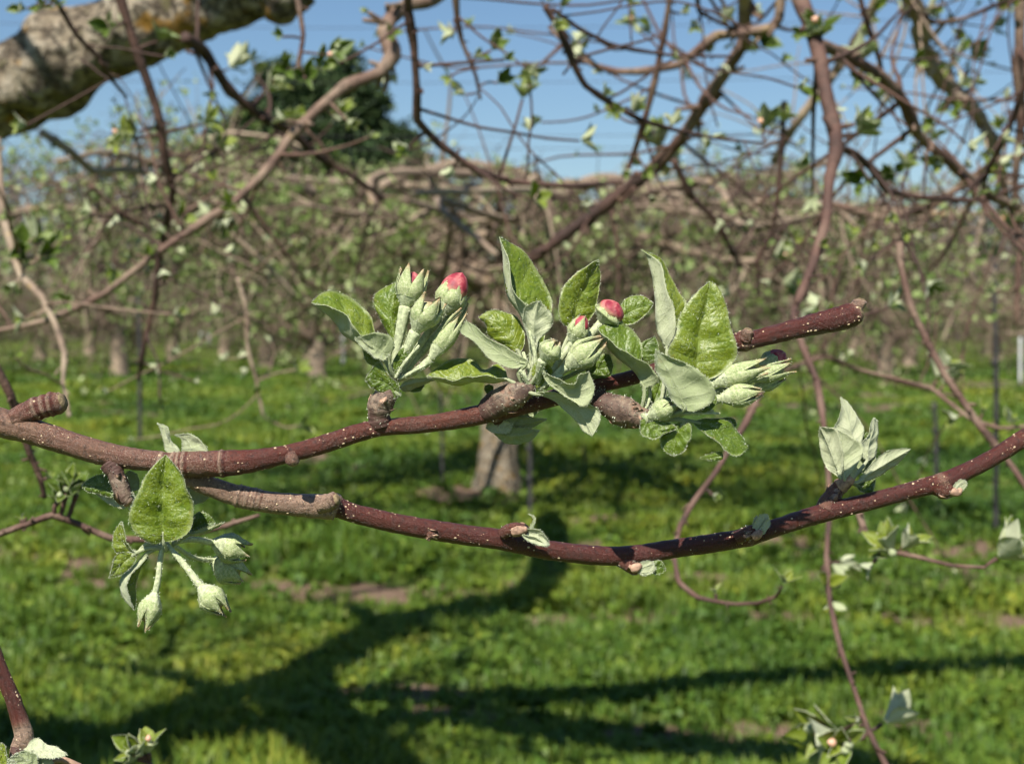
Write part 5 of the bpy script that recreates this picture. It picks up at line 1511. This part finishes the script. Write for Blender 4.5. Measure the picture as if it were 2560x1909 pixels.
protos = [orchard_tree(4.2, 2.5, 21), orchard_tree(4.8, 2.8, 22), orchard_tree(3.8, 2.6, 23)]
spots = []
for row, (yy, x0, x1, step) in enumerate(((38, -15.5, 18, 5.2), (45, -20, 21, 5.0), (53, -23, 24, 5.2), (62, -26, 27, 5.6), (72, -30, 31, 6.0))):
    x = x0 + (row % 2) * 2.2
    while x < x1:
        spots.append((x + random.uniform(-.5, .5), yy + random.uniform(-.6, .6), row))
        x += step
special = {}
for i, (x, y, row) in enumerate(spots):
    o = protos[i] if i < 3 else copy_thing(protos[i % 3])
    o.location = (x, y, 0)
    o.rotation_euler = (0, 0, random.uniform(0, 6.28))
    o.scale = (1, 1, random.uniform(.92, 1.12))
    o['label'] = ('brown twiggy orchard tree with tiny green leaves in the front row beyond the open grass' if row == 0 else
                  'brown twiggy orchard tree half hidden in the rows behind the front one')
    o['group'] = 'orchard trees beyond the open grass, front row' if row == 0 else 'orchard trees beyond the open grass, rows behind'

# evergreen
ev = thing('evergreen_tree', (-10.3, 78, 0), 'tall dark evergreen tree behind the orchard on the left', 'tree')
mb = MB()
tube(mb, cr([(-10.3, 78, -.2), (-10.2, 78, 6), (-10.3, 78, 13)], 5), np.linspace(.35, .08, 11), 8, 0, .3)
mb.build('trunk', [BARKT], ev)
mb = MB()
cc, rr_ = [], []
lobes = [(-1.6, 7.0, 4.6, 6.0), (2.6, 5.6, 4.3, 4.8), (.9, 11.2, 2.0, 3.6), (-5.0, 6.4, 3.6, 4.6), (-1.9, 12.2, 1.4, 2.3), (3.4, 9.0, 1.7, 2.4), (-3.6, 10.4, 1.5, 2.2)]
for k in range(950):
    ox, oz, rx_, rz_ = lobes[int(rng.choice(len(lobes), p=[.25, .2, .13, .2, .07, .08, .07]))]
    v3 = nrm(rng.normal(size=3)) * rng.uniform(.35, 1.0) ** .5
    cc.append((-10.3 + 1.12 * (ox + v3[0] * rx_), 78 + v3[1] * rx_, max(.8, 1.07 * (oz + v3[2] * rz_)))); rr_.append(rng.uniform(.35, .85))
cc = np.array(cc); rr_ = np.array(rr_)
n = 150
c0 = np.repeat(cc, n, 0) + rng.normal(size=(len(cc) * n, 3)) * np.repeat(rr_, n)[:, None] * np.array([.6, .6, .45])
d = nrm(rng.normal(size=c0.shape) + np.array([0, 0, .2])); s = nrm(np.cross(d, rng.normal(size=c0.shape)))
L = rng.uniform(.2, .5, (len(c0), 1))
V = np.stack([c0 - s * L * .28, c0 + s * L * .28, c0 + d * L], 1)
mb.add(V, np.arange(len(c0))[:, None] * 3 + [0, 1, 2], 0, None, np.repeat(rng.uniform(0, 1, len(c0)), 3))
mb.build('crown', [NEEDLE], ev)

# far bare wood
mb = MB()
NT = 520
tx = rng.uniform(-75, 75, NT); ty = rng.uniform(95, 150, NT)
hh = (8.6 + 6.0 / (1 + np.exp((tx + 14) / 4)) + 2.6 / (1 + np.exp(-(tx - 24) / 4)) + rng.normal(size=NT) * 1.1) * (.75 + .25 * ty / 110)
n = 150
ax_ = np.repeat(np.stack([tx, ty, hh], 1), n, 0)
f = rng.uniform(0, 1, (len(ax_), 1)) ** .75
base = np.column_stack([ax_[:, 0:1], ax_[:, 1:2], ax_[:, 2:3] * f * .85])
sprd = np.repeat(rng.uniform(2.0, 3.6, NT), n)[:, None] * np.sqrt(np.clip(1.05 - f, .1, 1)) * np.minimum(1, .35 + f * 2)
base = base + rng.normal(size=base.shape) * np.concatenate([sprd * .55, sprd * .55, sprd * .2], 1)
d = nrm(rng.normal(size=base.shape) * [1, 1, .6] + [0, 0, .9])
s = nrm(np.cross(d, rng.normal(size=base.shape)))
L = rng.uniform(.6, 1.7, (len(base), 1))
V = np.stack([base - s * .06, base + s * .06, base + d * L], 1)
mb.add(V, np.arange(len(base))[:, None] * 3 + [0, 1, 2], 0, None, np.repeat(np.clip(np.repeat(rng.uniform(0, .8, NT), n) + rng.uniform(-.2, .2, len(base)), 0, 1), 3))
for k in range(NT):
    tube(mb, np.array([(tx[k], ty[k], -.2), (tx[k] + .2, ty[k], hh[k] * .45), (tx[k], ty[k], hh[k] * .85)]), np.array([.22, .16, .05]), 4, 0, .25, cap=False)
mb.build('distant_woods', [WOODS])
tag(bpy.data.objects['distant_woods'], 'grey brown bare woodland rising behind the orchard', 'woods', kind='stuff')

# stakes, guards, wires
for x, yt, yb, wd, lab in ((303, 640, 968, 9, 'dark stake standing in the grass on the left below the long hanging branch'),
                           (956, 850, 1062, 7, 'slim dark stake just left of the stout grey trunk'),
                           (1146, 880, 1120, 10, 'dark stake directly right of the stout grey trunk'),
                           (2154, 560, 1155, 12, 'tall black stake near the right edge'),
                           (2025, 870, 1036, 10, 'dark stake below the upright pale tuft at the right'),
                           (1265, 960, 1010, 5, 'small far stake in the grass just under the lowest curled leaf')):
    g = ground_at(x / .86523, yb / .86523)
    dep = (g - CAMP) @ FWD
    top = P(np.array([x - 4, yt]) / .86523, dep)
    mb = MB()
    p_ = cr([g - [0, 0, .2], g * .5 + top * .5 + [.01, 0, 0], top], 5)
    tube(mb, p_, wd * .5 / .86523 * dep / FPX * np.linspace(1.05, .95, len(p_)), 8, 0, .5, .06, 8)
    for q in (.35, .62):
        c_ = g * (1 - q) + top * q
        tube(mb, np.array([c_ - [0, 0, .02], c_ + [0, 0, .02]]), wd * .62 / .86523 * dep / FPX, 8, 0, .5)
    o = mb.build('tree_stake', [POST])
    tag(o, lab, 'stake', 'stakes in the orchard grass')
for x, yt, yb, wd in ((436, 640, 748, 8), (452, 650, 746, 7), (742, 690, 790, 7), (2207, 730, 830, 6)):
    g = ground_at(x / .86523, yb / .86523)
    dep = (g - CAMP) @ FWD
    top = P(np.array([x, yt]) / .86523, dep)
    mb = MB()
    tube(mb, cr([g, (g + top) / 2, top], 4), wd * .5 / .86523 * dep / FPX, 8, 0, .5, .08, 6)
    o = mb.build('tree_guard', [GUARD])
    tag(o, 'pale plastic tube guard round a young tree far off at the edge of the trees', 'tree guard', 'pale tree guards')
for k, (yl, yr) in enumerate(((178, 150), (292, 268), (318, 296), (60, 30))):
    a_, b_ = P(np.array([-900, yl]) / .86523, 64), P(np.array([3200, yr]) / .86523, 60)
    pts = np.array([a_ * (1 - s) + b_ * s + np.array([0, 0, -1.2 * 4 * s * (1 - s) + .9]) for s in np.linspace(0, 1, 24)])
    mb = MB()
    tube(mb, pts, .013, 5, 0, .5)
    o = mb.build('power_line', [WIRE])
    tag(o, 'thin dark overhead wire strung across the sky behind the branches', 'wire', 'overhead wires')


# ================================================================== ground and grass
def vnoise(x, y, f, seed=0):
    x = np.asarray(x) * f + seed * 17.3; y = np.asarray(y) * f + seed * 7.7
    xi = np.floor(x); yi = np.floor(y)
    fx = x - xi; fy = y - yi
    fx = fx * fx * (3 - 2 * fx); fy = fy * fy * (3 - 2 * fy)

    def h(a, b):
        v = np.sin(a * 127.1 + b * 311.7 + seed * 13.1) * 43758.5453
        return v - np.floor(v)
    return (h(xi, yi) * (1 - fx) + h(xi + 1, yi) * fx) * (1 - fy) + (h(xi, yi + 1) * (1 - fx) + h(xi + 1, yi + 1) * fx) * fy


def gz(x, y):
    f = np.clip(1 - (np.asarray(y) - 30) / 40, 0, 1)
    return f * (.10 * (vnoise(x, y, .55, 1) - .5) + .06 * (vnoise(x, y, 1.7, 2) - .5))


PATCH = [(1060, 1262, .55, .22), (1290, 1335, .60, .18), (900, 1522, .55, .10), (760, 1275, .8, .15), (240, 1275, .5, .12), (1990, 1262, 1.0, .25), (2010, 1345, .8, .20), (1480, 1265, .5, .2), (980, 1565, .5, .09), (1550, 1575, .6, .1),
         (1060, 1068, .8, .6), (1900, 1545, .25, .12), (620, 1275, .6, .18), (2150, 1270, .6, .2), (1400, 832, 5, 1.6), (2000, 832, 6, 1.8), (900, 815, 3, 1.0), (1750, 880, 3, .7)]


def dirt(x, y):
    v = np.zeros(np.shape(x))
    for px, py, rx, ry in PATCH:
        g = ground_at(px / .86523, py / .86523)
        v = np.maximum(v, np.exp(-(((x - g[0]) / (rx * .9)) ** 2 + ((y - g[1]) / (ry * 1.7)) ** 2) ** 1.2) * np.clip(.15 + 1.5 * vnoise(x, y, 2.8, 15) * (.5 + vnoise(x, y, 7.5, 16)), 0, 1))
    v = np.maximum(v, .9 * np.clip((vnoise(x, y, .9, 5) * .55 + vnoise(x, y, 2.3, 6) * .45 - .62) * 5, 0, 1))
    band = np.exp(-((np.asarray(y) - 43) / 3.0) ** 2) * vnoise(x, y, .35, 8) * .8
    return np.clip(np.maximum(v, band * .9), 0, 1)


gx = np.unique(np.concatenate([np.linspace(-9, 9, 151), np.sinh(np.linspace(-4.2, 4.2, 70)) * 12, np.linspace(-26, 26, 80)]))
gy = np.unique(np.concatenate([np.linspace(3, 15, 110), np.linspace(15, 48, 110), np.geomspace(48, 1500, 40), np.linspace(-60, 3, 24)]))
X, Y = np.meshgrid(gx, gy)
V = np.stack([X, Y, gz(X, Y)], -1).reshape(-1, 3)
W_ = len(gx)
i = np.arange(len(gy) - 1)[:, None]; j = np.arange(W_ - 1)[None]
mb = MB()
mb.add(V, np.stack([i * W_ + j, i * W_ + j + 1, (i + 1) * W_ + j + 1, (i + 1) * W_ + j], -1).reshape(-1, 4), 0, None, dirt(X, Y).ravel())
go = mb.build('ground', [GROUND])
tag(go, 'grassy orchard floor with bare brown soil patches', 'ground', kind='structure')

NTUFT = 100000
dd = 3.9 * (52 / 3.9) ** (rng.uniform(0, 1, NTUFT))
xx = rng.uniform(-1, 1, NTUFT) * (.52 * dd + 1.1)
keep = rng.uniform(size=NTUFT) > np.clip(dirt(xx, dd) * 1.1 - .12, 0, .80)
keep &= rng.uniform(size=NTUFT) < .15 + 1.3 * vnoise(xx, dd, 2.6, 12) * (.5 + vnoise(xx, dd, 7.0, 13))
xx, dd = xx[keep], dd[keep]
nt_ = len(xx)
B_ = 9
lod = np.clip(dd / 9, .75, 4.0)
ln = (.035 + .15 * vnoise(xx, dd, .8, 3) ** 1.6 + .05 * vnoise(xx, dd, 3.1, 4)) * rng.uniform(.7, 1.25, nt_)
tn = np.clip(.05 + .60 * vnoise(xx, dd, .45, 9) + .40 * (vnoise(xx, dd, 1.9, 10) - .4) + rng.normal(size=nt_) * .10, 0, 1)
yel = vnoise(xx, dd, .28, 11)
tn = np.clip(tn + .22 * np.clip((yel - .55) * 4, 0, 1) * np.clip(1.4 - dd / 18, .25, 1), 0, 1)
rx = np.repeat(xx, B_) + rng.normal(size=nt_ * B_) * .024 * np.repeat(lod, B_)
ry = np.repeat(dd, B_) + rng.normal(size=nt_ * B_) * .024 * np.repeat(lod, B_)
nb = len(rx)
Lb = np.repeat(ln, B_) * rng.uniform(.5, 1.2, nb)
broad = np.repeat(rng.uniform(size=nt_) < .4, B_)
wb = np.where(broad, .015, .0045) * np.repeat(lod ** .8, B_) * rng.uniform(.7, 1.3, nb)
Lb = np.where(broad, Lb * .7, Lb)
an = rng.uniform(0, 6.28, nb)
lean = rng.uniform(.1, .75, nb) + broad * .35
dx, dy = np.cos(an), np.sin(an)
sx_, sy_ = -dy, dx
z0 = gz(rx, ry) - .005
b0 = np.stack([rx, ry, z0], 1)
sd = np.stack([sx_, sy_, np.zeros(nb)], 1) * wb[:, None]
dr = np.stack([dx, dy, np.zeros(nb)], 1)
zz = np.array([0, 0, 1.0])
m1 = b0 + dr * (Lb * lean * .35)[:, None] + zz * (Lb * .6)[:, None]
t1 = b0 + dr * (Lb * lean)[:, None] + zz * (Lb * (1 - .35 * lean))[:, None]
wm = np.where(broad, 1.25, .8)[:, None]
V = np.stack([b0 - sd * .7, b0 + sd * .7, m1 + sd * wm, m1 - sd * wm, t1], 1)
F4 = np.arange(nb)[:, None] * 5 + [0, 1, 2, 3]
F3 = np.arange(nb)[:, None] * 5 + [3, 2, 4]
ta = np.clip(np.repeat(tn, B_) + rng.normal(size=nb) * .08, 0, 1)
mb = MB()
mb.add(V, F4, 0, None, np.repeat(ta, 5))
mb.addf(F3, 0)
gr = mb.build('grass', [GRASS])
tag(gr, 'tufted green and yellow green grass and weeds covering the orchard floor', 'grass', kind='stuff')

# one yellow flower glimpsed under the lower stem
g = ground_at(1401 / .86523 * 0 + 2328, 1246)
g = np.array([g[0], g[1], gz(g[0], g[1])])
fl = thing('dandelion', g, 'single yellow dandelion in the grass just under the right part of the lower stem', 'flower')
mb = MB()
tube(mb, cr([g, g + [.01, 0, .06], g + [.012, -.01, .11]], 4), .003, 6, 0, .5)
mb.build('stalk', [FELT], fl)
mb = MB()
for k in range(26):
    a_ = k * 2.4; el = .2 + .9 * (k / 26)
    d = np.array([math.cos(a_) * math.cos(el), math.sin(a_) * math.cos(el), math.sin(el)])
    s = nrm(np.cross(d, [0, 0, 1])) * .006
    c_ = g + np.array([.012, -.01, .11])
    mb.add(np.array([c_ - s * .4, c_ + s * .4, c_ + d * .032 + s, c_ + d * .032 - s]), [[0, 1, 2, 3]], 0)
mb.build('petals', [YELLOW], fl)
